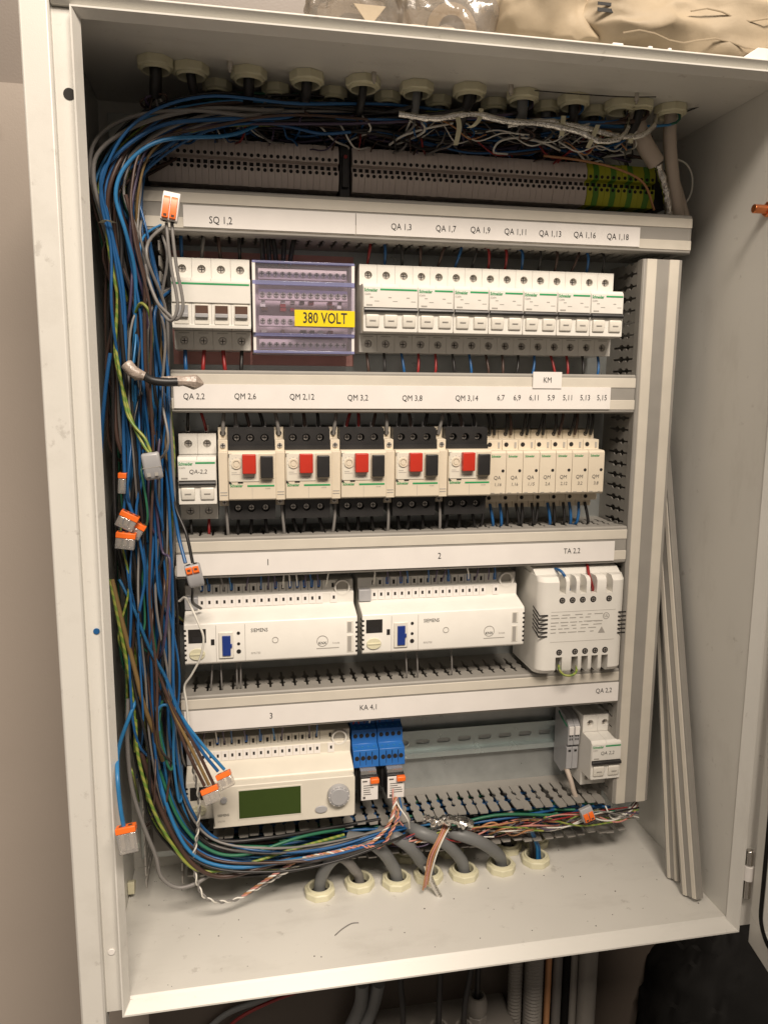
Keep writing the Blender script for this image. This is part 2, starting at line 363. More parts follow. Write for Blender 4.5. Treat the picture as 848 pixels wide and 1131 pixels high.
# hinged door, swung open
door = thing('open_door', 'open enclosure door with dark smoked window hinged beside the opening', 'door', (584, -200, -548))
ca = math.radians(-101.5)
def dpart(mb, name, m, par, bevel=0.6):
    mb.rot(math.pi + math.radians(78.5), 'Z'); return mb.build(name, m, par, bevel=bevel)
# local: x along the door from the hinge, y thickness
mb = MB()
for a in ((0, 620, 0, 30), (0, 620, 815, 845), (0, 24, 30, 815), (596, 620, 30, 815)): mb.box(a[0], a[1], -2, 16, a[2], a[3])
dpart(mb, 'door_frame', M['paint'], door)
def rrect(x0, x1, z0, z1, r, n=6):
    o = []
    for cx, cz, t in ((x1-r, z1-r, 0), (x0+r, z1-r, 90), (x0+r, z0+r, 180), (x1-r, z0+r, 270)):
        o += [(cx+r*math.cos(math.radians(t+90*i/n)), cz+r*math.sin(math.radians(t+90*i/n))) for i in range(n+1)]
    return o
mb = MB(); mb.prism(rrect(22, 598, 28, 817, 22), 'y', 5, 12); dpart(mb, 'window', M['smoke'], door, 0.4)
mb = MB()
ra, rb = rrect(17, 603, 23, 822, 25), rrect(25, 595, 31, 814, 20)
mb.add([(a, -3, b) for a, b in ra]+[(a, -3, b) for a, b in rb], [(i, (i+1) % 28, 28+(i+1) % 28, 28+i) for i in range(28)])
dpart(mb, 'gasket', M['rubber'], door, 0)
for k, zz in enumerate((-478, 190)):
    h = thing('hinge', ['lower', 'upper'][k]+' steel door hinge with white sleeve beside the lip', 'hinge', (582, F-8, zz-26))
    MB().cyl((0, 0, 0), 'z', 4.0, 20, 14).build('pin', M['chrome'], h, bevel=0.5)
    MB().cyl((0, 0, 20), 'z', 5.2, 16, 14).build('sleeve', M['lab'], h, bevel=0.6)
    MB().cyl((0, 0, 36), 'z', 4.0, 17, 14).build('pin', M['chrome'], h, bevel=1.2)
    MB().box(-3, 12, 6, 8, 4, 50).build('leaf', M['paint'], h, bevel=0.3)

# ------------------------------------------------------------------ rails
def rail(x0, x1, zc, label):
    t = thing('din_rail', label, 'rail', (x0, 0, zc), 'mounting rails')
    L = x1-x0; mb = MB()
    prof = [(-0.2, -13), (-0.2, -12.2), (-7.0, -12.2), (-7.0, -17), (-8.0, -17), (-8.0, -11.2), (-1.4, -11.2), (-1.4, -10.5), (-0.2, -10.5)]
    mb.prism(prof, 'x', 0, L); mb.prism([(a, -b) for a, b in prof], 'x', 0, L)
    n = int(L//25); p = L/n
    for i in range(n): mb.holeplate(i*p, (i+1)*p, -10.5, 10.5, -1.4, -0.2, (i+0.5)*p, 0, 3.0, 3.0, 16, 0, None, 5.0)
    mb.build('profile', M['rail'], t)
    return t
rail(20, 490, 88, 'slotted steel rail behind the circuit breaker row')
rail(20, 490, -76, 'slotted steel rail behind the motor starter row')
rail(20, 490, -235, 'slotted steel rail behind the two controllers')
rail(20, 500, -399, 'bare slotted steel rail between the blue relays and end breaker')
rail(-5, 535, 220, 'slotted steel rail under the terminal banks')
mb = MB().box(0, 185, -0.8, -0.3, 0, 112); s = mb.build('red_glow_sheet', M['pink'], loc=(18, 0, 33)); tag(s, 'added pink sheet for the red glow on the plate behind the distribution block', 'sheet')  # added sheet, a red glow on the plate put into its colour

# ------------------------------------------------------------------ trunking
def finger_mesh():
    h = [(-5.1, -16), (-5.1, -28), (-3.0, -30.5), (-3.0, -36), (-5.1, -38.5), (-5.1, -43), (-3.2, -45), (-3.2, -49), (-5.3, -51), (-5.3, -63), (-4.4, -67)]
    poly = h + [(-a, b) for a, b in reversed(h)]
    mb = MB(); mb.prism(poly, 'z', 0, 1.5); return mb
FING = {}
def trunk(name, label, x0, x1, z0, z1, cover=True, vertical=False, sides=(0, 1), finger_mat=None):
    """length along local x; local z is the width"""
    L, wd = (z1-z0, x1-x0) if vertical else (x1-x0, z1-z0)
    t = thing(name, label, 'trunking', (x0, 0, z0), 'slotted grey wiring trunking')
    def T(mb):
        if vertical: mb.v = [(wd-z, y, x) for x, y, z in mb.v]
        return mb
    mb = MB(); mb.box(0, L, -1.5, -0.1, 0.0, wd)
    mb.box(0, L, -16, -1.5, 0.0, 1.5); mb.box(0, L, -16, -1.5, wd-1.5, wd)
    T(mb).build('base', M['grey_duct'], t)
    n = int(L//12.5)
    for s in sides:
        key = (vertical, s, wd)
        for i in range(n):
            off = (i+0.5)*L/n; zz = 0 if s == 0 else wd-1.5
            if i == 0:
                fm = finger_mesh(); fo = T(fm).build('finger', M['grey_duct'], t, bevel=0)
                base = fo
            else: fo = copy_part(base, t)
            fo.location = Vector((-zz, 0, off) if vertical else (off, 0, zz))*S
            if not cover: fo.rotation_euler = (random.uniform(-0.03, 0.03), 0, random.uniform(-0.035, 0.035)) if not vertical else (random.uniform(-0.03, 0.03), 0, 0)
    if cover:
        w = wd+1.6; a = -0.8
        mb = MB(); prof = [(-60, a), (-70, a), (-71.5, a+1.5), (-71.5, a+w-1.5), (-70, a+w), (-60, a+w), (-60, a+w-0.7), (-69, a+w-0.7), (-69, a+0.7), (-60, a+0.7)]
        mb.prism(prof, 'x', 0, L); co = T(mb).build('cover', M['grey_duct'], t, bevel=0.3)
        for q0, q1 in ((0.09, 0.345), (0.655, 0.91)):
            mb = MB(); mb.prism([(-71.4, a+w*q0), (-72.2, a+w*q0+0.5), (-72.2, a+w*q1-0.5), (-71.4, a+w*q1)], 'x', 0, L)
            T(mb).build('ridge', M['beige'], co)
    return t
d1 = trunk('wiring_trunking', 'uppermost horizontal trunking with SQ 1,2 and QA 1 labels', -12, 544, 150, 187)
d2 = trunk('wiring_trunking', 'horizontal trunking labelled QA and QM above the motor starters', 20, 491, -13.5, 25)
d3 = trunk('wiring_trunking', 'horizontal trunking labelled 1 and 2 above the controllers', 16, 491, -175, -136)
d4 = trunk('wiring_trunking', 'horizontal trunking labelled 3 and KA 4,1 below the transformer', 18.5, 491, -336, -297)
dv = trunk('wiring_trunking', 'vertical trunking with beige striped cover beside the right wall', 493, 536, -459, 143, vertical=True)
d5 = trunk('wiring_trunking', 'bottom horizontal trunking without cover, wires spilling out', 18, 515, -497, -457, cover=False)
dl = trunk('wiring_trunking', 'vertical trunking without cover behind the hanging wire bundle', -24, 14, -505, 143, cover=False, vertical=True)
# leftover trunking covers leaning in the right corner
def lean_cover(pb, pt, wdt, label):
    pb, pt = Vector(pb), Vector(pt); L = (pt-pb).length
    t = thing('trunking_cover', label, 'trunking cover', pb, 'spare covers leaning in the corner')
    ax = (pt-pb).normalized(); side = Vector((0.33, -0.94, 0)); side = (side-ax*side.dot(ax)).normalized(); nr = ax.cross(side)
    def T(mb): mb.v = [tuple(ax*x + side*z + nr*y) for x, y, z in mb.v]; return mb
    T(MB().prism([(9, 0), (0, 0), (0, wdt), (9, wdt), (9, wdt-1), (1, wdt-1), (1, 1), (9, 1)], 'x', 0, L)).build('channel', M['grey_duct'], t, bevel=0.3)
    for q0, q1 in ((0.10, 0.34), (0.66, 0.90)):
        T(MB().prism([(0.1, wdt*q0), (-0.9, wdt*q0+0.5), (-0.9, wdt*q1-0.5), (0.1, wdt*q1)], 'x', 0, L)).build('ridge', M['beige'], t)
lean_cover((541, -142, Z0+2), (543, -8, -20), 21, 'spare striped trunking cover leaning frontmost in the corner')
lean_cover((541, -112, Z0+2), (547, -4, -40), 17, 'spare striped trunking cover leaning behind the front one')

# ------------------------------------------------------------------ label strips
def strip(label, x0, x1, z0, z1, words, y=-72.4):
    t = thing('label_strip', label, 'label', (x0, y, z0), 'white label strips on the trunking')
    MB().box(0, x1-x0, -0.7, 0, 0, z1-z0).build('card', M['lab'], t, bevel=0.15)
    for s, u, v, size in words:
        p = at(u, v, y); text(s, size*1.08, (p.x-x0, -0.95, p.z-z0), M['ink'], t, xs=0.84)
    return t
strip('white strip reading SQ 1,2 on the top trunking', 36, 194, 154, 173, [('SQ 1,2', 244, 244, 8.4)])
strip('white strip reading QA 1,3 to QA 1,18 on the top trunking', 194.6, 486, 154, 173,
      [(a, u, v, 7.6) for a, u, v in (('QA 1,3', 443, 251), ('QA 1,7', 492, 253), ('QA 1,9', 530, 254.5), ('QA 1,11', 569, 256.5), ('QA 1,13', 607, 258.5), ('QA 1,16', 645, 260), ('QA 1,18', 681.5, 262))])
strip('white strip reading QA 2,2 to 5,15 above the motor starters', 22, 463, -10.0, 12.5,
      [(a, u, v, 7.4) for a, u, v in (('QA 2,2', 214.5, 438), ('QM 2,6', 271, 438), ('QM 2,12', 333.5, 438.5), ('QM 3,2', 395, 439.5), ('QM 3,8', 455, 440), ('QM 3,14', 515, 440), ('6,7', 552.5, 439.5), ('6,9', 570.5, 439.5), ('6,11', 589.5, 439.5), ('5,9', 608, 439.5), ('5,11', 626.5, 439.5), ('5,13', 645.5, 439.5), ('5,15', 664, 439.5))])
p0, p1 = at(588, 429, -74), at(620.5, 411, -74)
strip('small white plate reading KM above the relay labels', p0.x, p1.x, p0.z, p1.z, [('KM', 604, 420, 7.2)], -73.4)
strip('white strip reading 1, 2 and TA 2,2 above the controllers', 19, 477, -172.5, -151, [('1', 296, 621, 8.4), ('2', 485, 614, 8.4), ('TA 2,2', 631, 608.5, 7.6)])
strip('white strip reading 3, KA 4,1 and QA 2,2 above the bottom row', 21, 491, -333.5, -311.5, [('3', 299.5, 790.5, 8.4), ('KA 4,1', 407, 781, 7.6), ('QA 2,2', 666, 762.5, 7.2)])

# ------------------------------------------------------------------ terminal banks at the top
def terminal(name, label, group, m, x, wd):
    prof = [(-8, 0), (-43, 0), (-47, 9), (-47, 17.5), (-40, 18.5), (-40, 23.5), (-47, 24.5), (-47, 33), (-43, 41), (-8, 41)]
    mb = MB(); mb.prism(prof, 'x', 0.1, wd-0.1); o = mb.build(name, m, loc=(x, 0, 199)); tag(o, label, 'terminal', group)
    mb = MB()
    for z in (14.8, 27.2): mb.cyl((wd/2, -47.25, z), 'y', 1.75, 0.3, 10)
    mb.box(wd*0.2, wd*0.8, -40.3, -40.1, 19.3, 22.7)
    mb.build('clamp_openings', M['dark'], o)
    return o
def bank(x0, n, wd, name, label, group, mats):
    protos = [None]*len(mats)
    for i in range(n):
        k = i % len(mats); x = x0+i*wd
        if protos[k] is None: protos[k] = terminal(name, label, group, mats[k], x, wd)
        else: dup(protos[k], (x, random.uniform(-0.5, 0.5), 199+random.uniform(-0.2, 0.2)))
bank(4, 29, 6.13, 'terminal_block', 'grey terminal block in the bank beside the hanging wire bundle', 'first grey terminal bank', [M['term']])
bank(195, 40, 6.07, 'terminal_block', 'grey terminal block in the bank beside the green-yellow terminals', 'second grey terminal bank', [M['term']])
random.seed(3)
bank(438.4, 12, 6.3, 'earth_terminal', 'green and yellow earth terminal block at the end of the top row', 'green-yellow earth terminals', [M['pe_y'], M['pe'], M['pe_y']])
mb = MB().box(0, 10, -42, -8, 0, 48).box(2, 8, -47, -42, 8, 38); e = mb.build('end_bracket', M['black'], loc=(183.2, 0, 194), bevel=0.6); tag(e, 'black end bracket between the two grey terminal banks', 'bracket')
mb = MB().cyl((5, -48, 36), 'y', 1.8, 1.2, 10); mb.build('screw', W['red'], e)
for x0, x1, lb in ((-10, 2.5, 'dark end clamp beside the hanging wire bundle'), (515, 528, 'dark end clamp past the earth terminals')):
    e = MB().box(0, x1-x0, -44, -8, 0, 40).build('end_clamp', M['black'], loc=(x0, 0, 198), bevel=0.8); tag(e, lb, 'clamp')
# black slotted shelf edge under the terminals
mb = MB().box(0, 530, -34, -31, 0, 6); e = mb.build('marker_carrier', M['black'], loc=(-4, 0, 191), bevel=0.3); tag(e, 'black marker strip running under the terminal banks', 'strip')

# ------------------------------------------------------------------ circuit breakers
def screw(parent, loc, r=3.0):
    mb = MB().cyl((0, 0, 0), 'y', r, -1.2, 14); mb.box(-r*0.8, r*0.8, -1.35, -1.2, -0.4, 0.4, 1); mb.box(-0.4, 0.4, -1.34, -1.2, -r*0.8, r*0.8, 1)
    return mb.build('screw', [M['steel'], M['dark']], parent, loc)
SCREW = {}
def screw_at(parent, loc, r=3.0):
    if r not in SCREW: SCREW[r] = screw(parent, loc, r); return SCREW[r]
    return share(SCREW[r], parent, loc)
def breaker(n, label, loc, group=None, switch=False, note=None, cat='circuit breaker', name='circuit_breaker', bar=True):
    t = thing(name, label, cat, loc, group); Wd = 18*n
    mb = MB()
    for i in range(n):
        a, b = i*18+0.12, i*18+17.88
        mb.prism([(-8, -43), (-46, -43), (-46, -25), (-71, -25), (-73.5, -23), (-73.5, 18.5), (-71, 21), (-46, 21.5), (-46, 42), (-8, 42)], 'x', a, b)
        mb.holeplate(a, b, 22, 42, -50, -46, i*18+9, 32.0, 3.9, n=16, m=0, mb=1)
        mb.holeplate(a, b, -43, -25.5, -50, -46, i*18+9, -34.5, 3.9, n=16, m=0, mb=1)
    mb.build('body', [M['white'], M['dark']], t)
    for i in range(n):
        screw_at(t, (i*18+9, -46.1, 32.0), 3.0); screw_at(t, (i*18+9, -46.1, -34.5), 3.0)
    # nose face carries the marking
    MB().box(0.5, Wd-0.5, -75, -73.4, -1.5, 18).build('front_plate', M['white'], t, bevel=0.35)
    MB().box(16.5 if not switch else 1, Wd-1.2, -75.25, -75.0, 14.6, 16.2).build('green_stripe', M['green'], t)
    if not switch:
        text('Schneider', 4.4, (1.0, -75.35, 14.6), M['green'], t, 'LEFT', 0.74, 0.02)
        text('iC60N', 2.6, (1.2, -75.3, 10.8), M['print'], t, 'LEFT')
        MB().box(3, 9, -75.2, -75, 0.0, 1.4).build('printed_mark', M['print'], t)
        for q in range(0 if note else n):
            MB().box(q*18+6.5, q*18+9.5, -75.2, -75, 7.6, 8.4).build('printed_mark', M['print'], t); MB().box(q*18+11, q*18+15.5, -75.2, -75, 4.2, 4.8).build('printed_mark', M['print'], t)
    if note: text(note, 5.6, (Wd*0.52, -75.3, 7.0), M['pencil'], t, xs=1.0, lean=0.15, name='handwriting')
    if switch:
        for i in range(n):
            w_ = MB().box(i*18+2.5, i*18+15.5, -74.6, -73.3, -21, -3).build('toggle_window', M['lever'], t, bevel=0.3)
            MB().box(i*18+3.2, i*18+14.8, -74.9, -74.5, -11.5, -4).build('slot', M['brown_win'] if i else M['greyknob'], w_)
            MB().box(i*18+3.2, i*18+14.8, -77.5, -74.5, -15, -11.4).build('lever', M['greyknob'], w_, bevel=0.5)
        MB().box(0.3, Wd-0.3, -74.4, -73.4, -24.5, -21.4).build('lower_plate', M['white'], t, bevel=0.2)
    else:
        MB().box(0.4, Wd-0.4, -74.4, -73.3, -24.3, -1.8).build('toggle_recess', M['white'], t, bevel=0.2)
        if bar: MB().prism([(-73.5, -6.2), (-77.4, -6.0), (-78.2, -4.4), (-77.4, -2.2), (-73.5, -1.7)], 'x', 0.6, Wd-0.6).build('tie_bar', M['black'], t, bevel=0.4)
        for i in range(n):
            g = MB().prism([(-74, -20.5), (-76.0, -20), (-77.6, -13), (-77.2, -8.2), (-74, -8.0)], 'x', i*18+2.6, i*18+15.4).build('toggle', M['lever'], t, bevel=1.2, seg=3)
            MB().box(i*18+6, i*18+12, -77.8, -77.4, -14.4, -13.4).build('printed_mark', M['print'], g)
    # bottom terminal labels
    for i in range(n):
        MB().box(i*18+4, i*18+14, -50.2, -50.0, -27.6, -27.0).build('printed_mark', M['print'], t)
    return t
ROW1 = 88.5
breaker(4, 'four pole white switch with green line beside the violet distribution block', (23, 0, ROW1), switch=True, cat='switch', name='isolating_switch')
marks = ['QA 1,3', 'QA 1,7', 'QA 1,9', 'QA 1,11', 'QA 1,13', 'QA 1,16', 'QA 1,18']
x = 201.3
for i in range(7):
    n = 3 if i == 0 else 2
    if i == 0: lb = 'three pole white circuit breaker next to the violet distribution block'
    else: lb = 'two pole white circuit breaker, '+('second', 'third', 'fourth', 'fifth', 'sixth', 'last')[i-1]+' of the long row counting from the violet block'
    breaker(n, lb, (x, 0, ROW1), 'breakers in the long row'); x += 18*n
ROW2 = -77.0
breaker(2, 'two pole white circuit breaker with handwriting beside the first motor starter', (23.4, 0, ROW2), note='QA-2,2')
breaker(2, 'two pole white circuit breaker at the end of the bottom row', (462, 0, -401), note='QA 2,2')

# ------------------------------------------------------------------ clear covered distribution block
t = thing('distribution_block', 'violet clear distribution block with a yellow 380 VOLT label', 'distribution block', (97, 0, 43))
MB().box(0, 98.5, -30, -8, 0, 86).build('base', M['lilac'], t, bevel=0.6)
MB().box(0, 3, -58, -30, 0, 86).build('end_wall', M['lab'], t, bevel=0.4); MB().box(95.5, 98.5, -58, -30, 0, 86).build('end_wall', M['lab'], t, bevel=0.4)
sc0 = None
for r, (z, y) in enumerate(((76, -46), (56, -52), (31, -52), (9, -46))):
    b = MB().box(6, 92.5, y+1, y+9, z-5, z+5).build('busbar', M['lilac'], t, bevel=0.4)
    for i in range(13):
        o = screw_at(t, (9.6+i*6.65, y+1, z), 2.5)
for r, z in enumerate((44.5, 41, 20, 48)):
    for i in range(9):
        if random.random() < 0.7:
            mb = MB().box(0, random.uniform(3, 6), -48, -34, 0, 3); mb.build('clamp_jaw', random.choice([M['lab'], M['steel'], W['red'], M['brown_win']]), t, (7+i*9.4+random.uniform(0, 2), 0, z))
mb = MB(); mb.prism([(-57.5, 68), (-57.5, 86), (-56.3, 86), (-56.3, 68)], 'x', 0.2, 98.3); mb.build('clear_cover', M['violet'], t)
mb = MB(); mb.prism([(-61.5, 19), (-61.5, 64), (-60.3, 64), (-60.3, 19)], 'x', 0.2, 98.3); mb.build('clear_cover', M['violet'], t)
mb = MB(); mb.prism([(-57.5, 0.5), (-57.5, 16), (-56.3, 16), (-56.3, 0.5)], 'x', 0.2, 98.3); mb.build('clear_cover', M['violet'], t)
for z0, z1, yy, m in ((64, 68, -59.5, 'blue_edge'), (16, 19, -59.5, 'blue_edge'), (0, 2.6, -59, 'blue_edge'), (84.2, 86.4, -58.4, 'blue_edge')):
    MB().box(0.1, 98.4, yy, yy+3.6, z0, z1).build('cover_edge', M[m], t, bevel=0.4)
MB().box(0, 2.4, -62, -57, 19, 64).build('cover_edge', M['lab'], t, bevel=0.3)
y_ = MB().box(39.5, 98, -62.6, -61.7, 25.6, 41).build('label_plate', M['yellow'], t, bevel=0.2)
text('380 VOLT', 14.6, (68.8, -62.75, 33.2), M['ink'], t, xs=0.69, bold=0.012)

# ------------------------------------------------------------------ motor starters
def motor_starter(label, loc):
    t = thing('motor_starter', label, 'motor starter', loc, 'row of red button motor starters')
    xs = (8.4, 21.4, 35.2)   # black terminal blocks above and below
    for z0, z1, zh, s in ((24.5, 46, 36, 1), (-45, -23.5, -33, -1)):
        mb = MB()
        mb.box(0.3, 44.7, -60, -8, z0, z1)
        for k, (a, b) in enumerate(((0.3, 15), (15, 29), (29, 44.7))):
            mb.holeplate(a, b, z0+1, z1-1, -67, -60, xs[k], zh, 4.0, n=16, m=0, mb=0)
        mb.box(0.3, 44.7, -70, -60, *((24.5, 28.5) if s > 0 else (-26.5, -23.5)))
        mb.build('terminal_housing', M['black'], t, bevel=0)
    for z in (36, -33):
        for x in xs: screw_at(t, (x, -60.2, z), 2.6)
    MB().prism([(-8, -23.3), (-79, -23.3), (-81, -22), (-81, 22), (-79, 24.3), (-8, 24.3)], 'x', 0, 45).build('face', M['cream'], t, bevel=0.5)
    MB().box(1.0, 29, -81.7, -81, -5, 21.5).build('dial_plate', M['offwhite'], t, bevel=0.3)
    MB().lathe((7.6, -81.7, 12), 'y', [(3.2, 0), (3.2, -1.1), (4.6, -1.1), (4.6, 0)], 24).cyl((7.6, -81.7, 12), 'y', 2.6, -0.8, 20).build('dial', M['cream'], t)
    for a in (0.2, 0.0):
        pass
    mb = MB()
    for k in range(9):
        a = math.radians(-130+k*32); mb.box(7.6+6.0*math.sin(a)-0.2, 7.6+6.0*math.sin(a)+0.5, -81.85, -81.6, 12+6.0*math.cos(a)-0.2, 12+6.0*math.cos(a)+0.4)
    mb.box(3, 8, -81.85, -81.6, 3.6, 4.1); mb.box(3, 11, -81.85, -81.6, 1.8, 2.3); mb.box(15, 24, -81.85, -81.6, -1.2, -0.7); mb.box(16, 22, -81.85, -81.6, -2.8, -2.3)
    mb.box(32, 41, -81.2, -80.9, -4.6, -4.0); mb.box(32, 38, -81.2, -80.9, -6.2, -5.7)
    o = mb.build('printed_scale', M['print'], t); o['kind'] = 'stuff'
    MB().prism([(0.4, 21.8), (3.4, 21.8), (0.4, 18)], 'y', -81.5, -80.9).build('corner_mark', M['black'], t)
    MB().prism([(0.4, -4), (3.4, -7), (0.4, -7)], 'y', -81.5, -80.9).build('corner_mark', M['black'], t)
    MB().box(13.2, 26, -88, -81, 3, 21.6).build('stop_button', M['red'], t, bevel=0.8, seg=3)
    MB().box(30.2, 42.2, -87, -81, -1.2, 19.8).build('start_button', M['black'], t, bevel=0.8, seg=3)
    MB().box(29.4, 43, -81.9, -81, -2, 21.6).build('button_frame', M['cream'], t, bevel=0.2)
    MB().box(8.8, 13.6, -81.5, -80.9, -6.4, -3.2).build('trip_window', M['dark'], t)
    MB().box(17.6, 43.2, -81.3, -81, -10.0, -8.4).build('green_stripe', M['green'], t)
    text('Schneider', 4.0, (1.4, -81.35, -8.9), M['green'], t, 'LEFT', 0.74, 0.02)
    text('GV2ME', 1.8, (37, -81.3, -11.8), M['print'], t)
    MB().box(22, 22.3, -81.15, -81, -22, -11).build('printed_mark', M['print'], t)
    # slim contact block on the side
    mb = MB(); mb.prism([(-8, -31), (-62, -31), (-62, -24.5), (-78, -23.5), (-78, 23), (-70, 24), (-70, 34), (-55, 35), (-55, 46), (-8, 46)], 'x', -9.2, -0.2)
    mb.build('side_contact', M['cream'], t, bevel=0.35)
    screw_at(t, (-4.7, -70, 29), 2.5); screw_at(t, (-4.7, -62, -27.5), 2.2)
    mb = MB().cyl((-4.7, -55.1, 40), 'y', 2.9, 0.3, 14); mb.build('clamp_opening', M['dark'], t)
    MB().box(-8, -1.4, -78.3, -78, -16, -15.2).box(-8, -1.4, -78.3, -78, -18.6, -17.8).build('printed_mark', M['print'], t)
    return t
GX = [70.6+54.2*i for i in range(5)]
for i, (x, mk) in enumerate(zip(GX, ('QM 2,6', 'QM 2,12', 'QM 3,2', 'QM 3,8', 'QM 3,14'))):
    if i == 0: g0 = motor_starter('motor starter with red and black buttons directly beside the handwritten breaker', (x, 0, -74.5))
MOTORS = list(zip(GX[1:], ('second from the handwritten breaker', 'third from the handwritten breaker', 'fourth from the handwritten breaker', 'directly beside the slim relays')))

# ------------------------------------------------------------------ slim relays
names_r = ('first', 'second', 'third', 'fourth', 'fifth', 'sixth', 'seventh')
RX = [333.6+18.15*i for i in range(7)]
for i, (x, a, b) in enumerate(zip(RX, ('QA', 'QA', 'QA', 'QM', 'QM', 'QM', 'QM'), ('1,16', '1,16', '1,15', '2,6', '2,12', '3,2', '3,8'))):
    km = ('6,7', '6,9', '6,11', '5,9', '5,11', '5,13', '5,15')[i]
    t = thing('slim_relay', 'cream slim relay with handwriting, '+names_r[i]+' counting from the motor starters', 'relay', (x, 0, -76), 'row of slim cream relays')
    mb = MB(); a0, a1 = 0.2, 17.95
    mb.prism([(-8, -40), (-44, -40), (-44, -33), (-58, -31.5), (-58, -23.6), (-70, -23), (-72, -21), (-72, 21), (-70, 23), (-57, 23.6), (-57, 33.5), (-44, 34), (-44, 43.5), (-8, 43.5)], 'x', a0, a1)
    mb.build('body', M['cream'], t, bevel=0.3)
    mb = MB()
    for xx, yy, zz, rr in ((8, -44.2, 39, 2.3), (4.6, -57.2, 28.6, 2.4), (5, -58.2, -27.5, 2.1)):
        mb.cyl((xx, yy, zz), 'y', rr, 0.3, 12)
    mb.build('clamp_openings', M['dark'], t)
    screw_at(t, (8, -44.2, 39), 1.5)
    MB().box(13.4, 15.6, -57.5, -57, 25, 31).build('slot', M['print'], t)
    text('Schneider', 3.4, (2.0, -72.3, 17.6), M['green'], t, 'LEFT', 0.74, 0.02)
    MB().cyl((14.6, -72.3, 2.6), 'y', 1.6, 0.5, 12).build('indicator', M['black'], t)
    text(a, 5.4, (8.4, -72.3, -4.6), M['pencil'], t, xs=0.95, lean=0.1, name='handwriting')
    text(b, 4.8, (9.4, -72.3, -11.6), M['pencil'], t, xs=0.95, lean=0.1, name='handwriting')
    MB().box(2, 6, -72.2, -72, -20.6, -20).box(12, 14.5, -72.2, -72, -20.6, -20).build('printed_mark', M['print'], t)

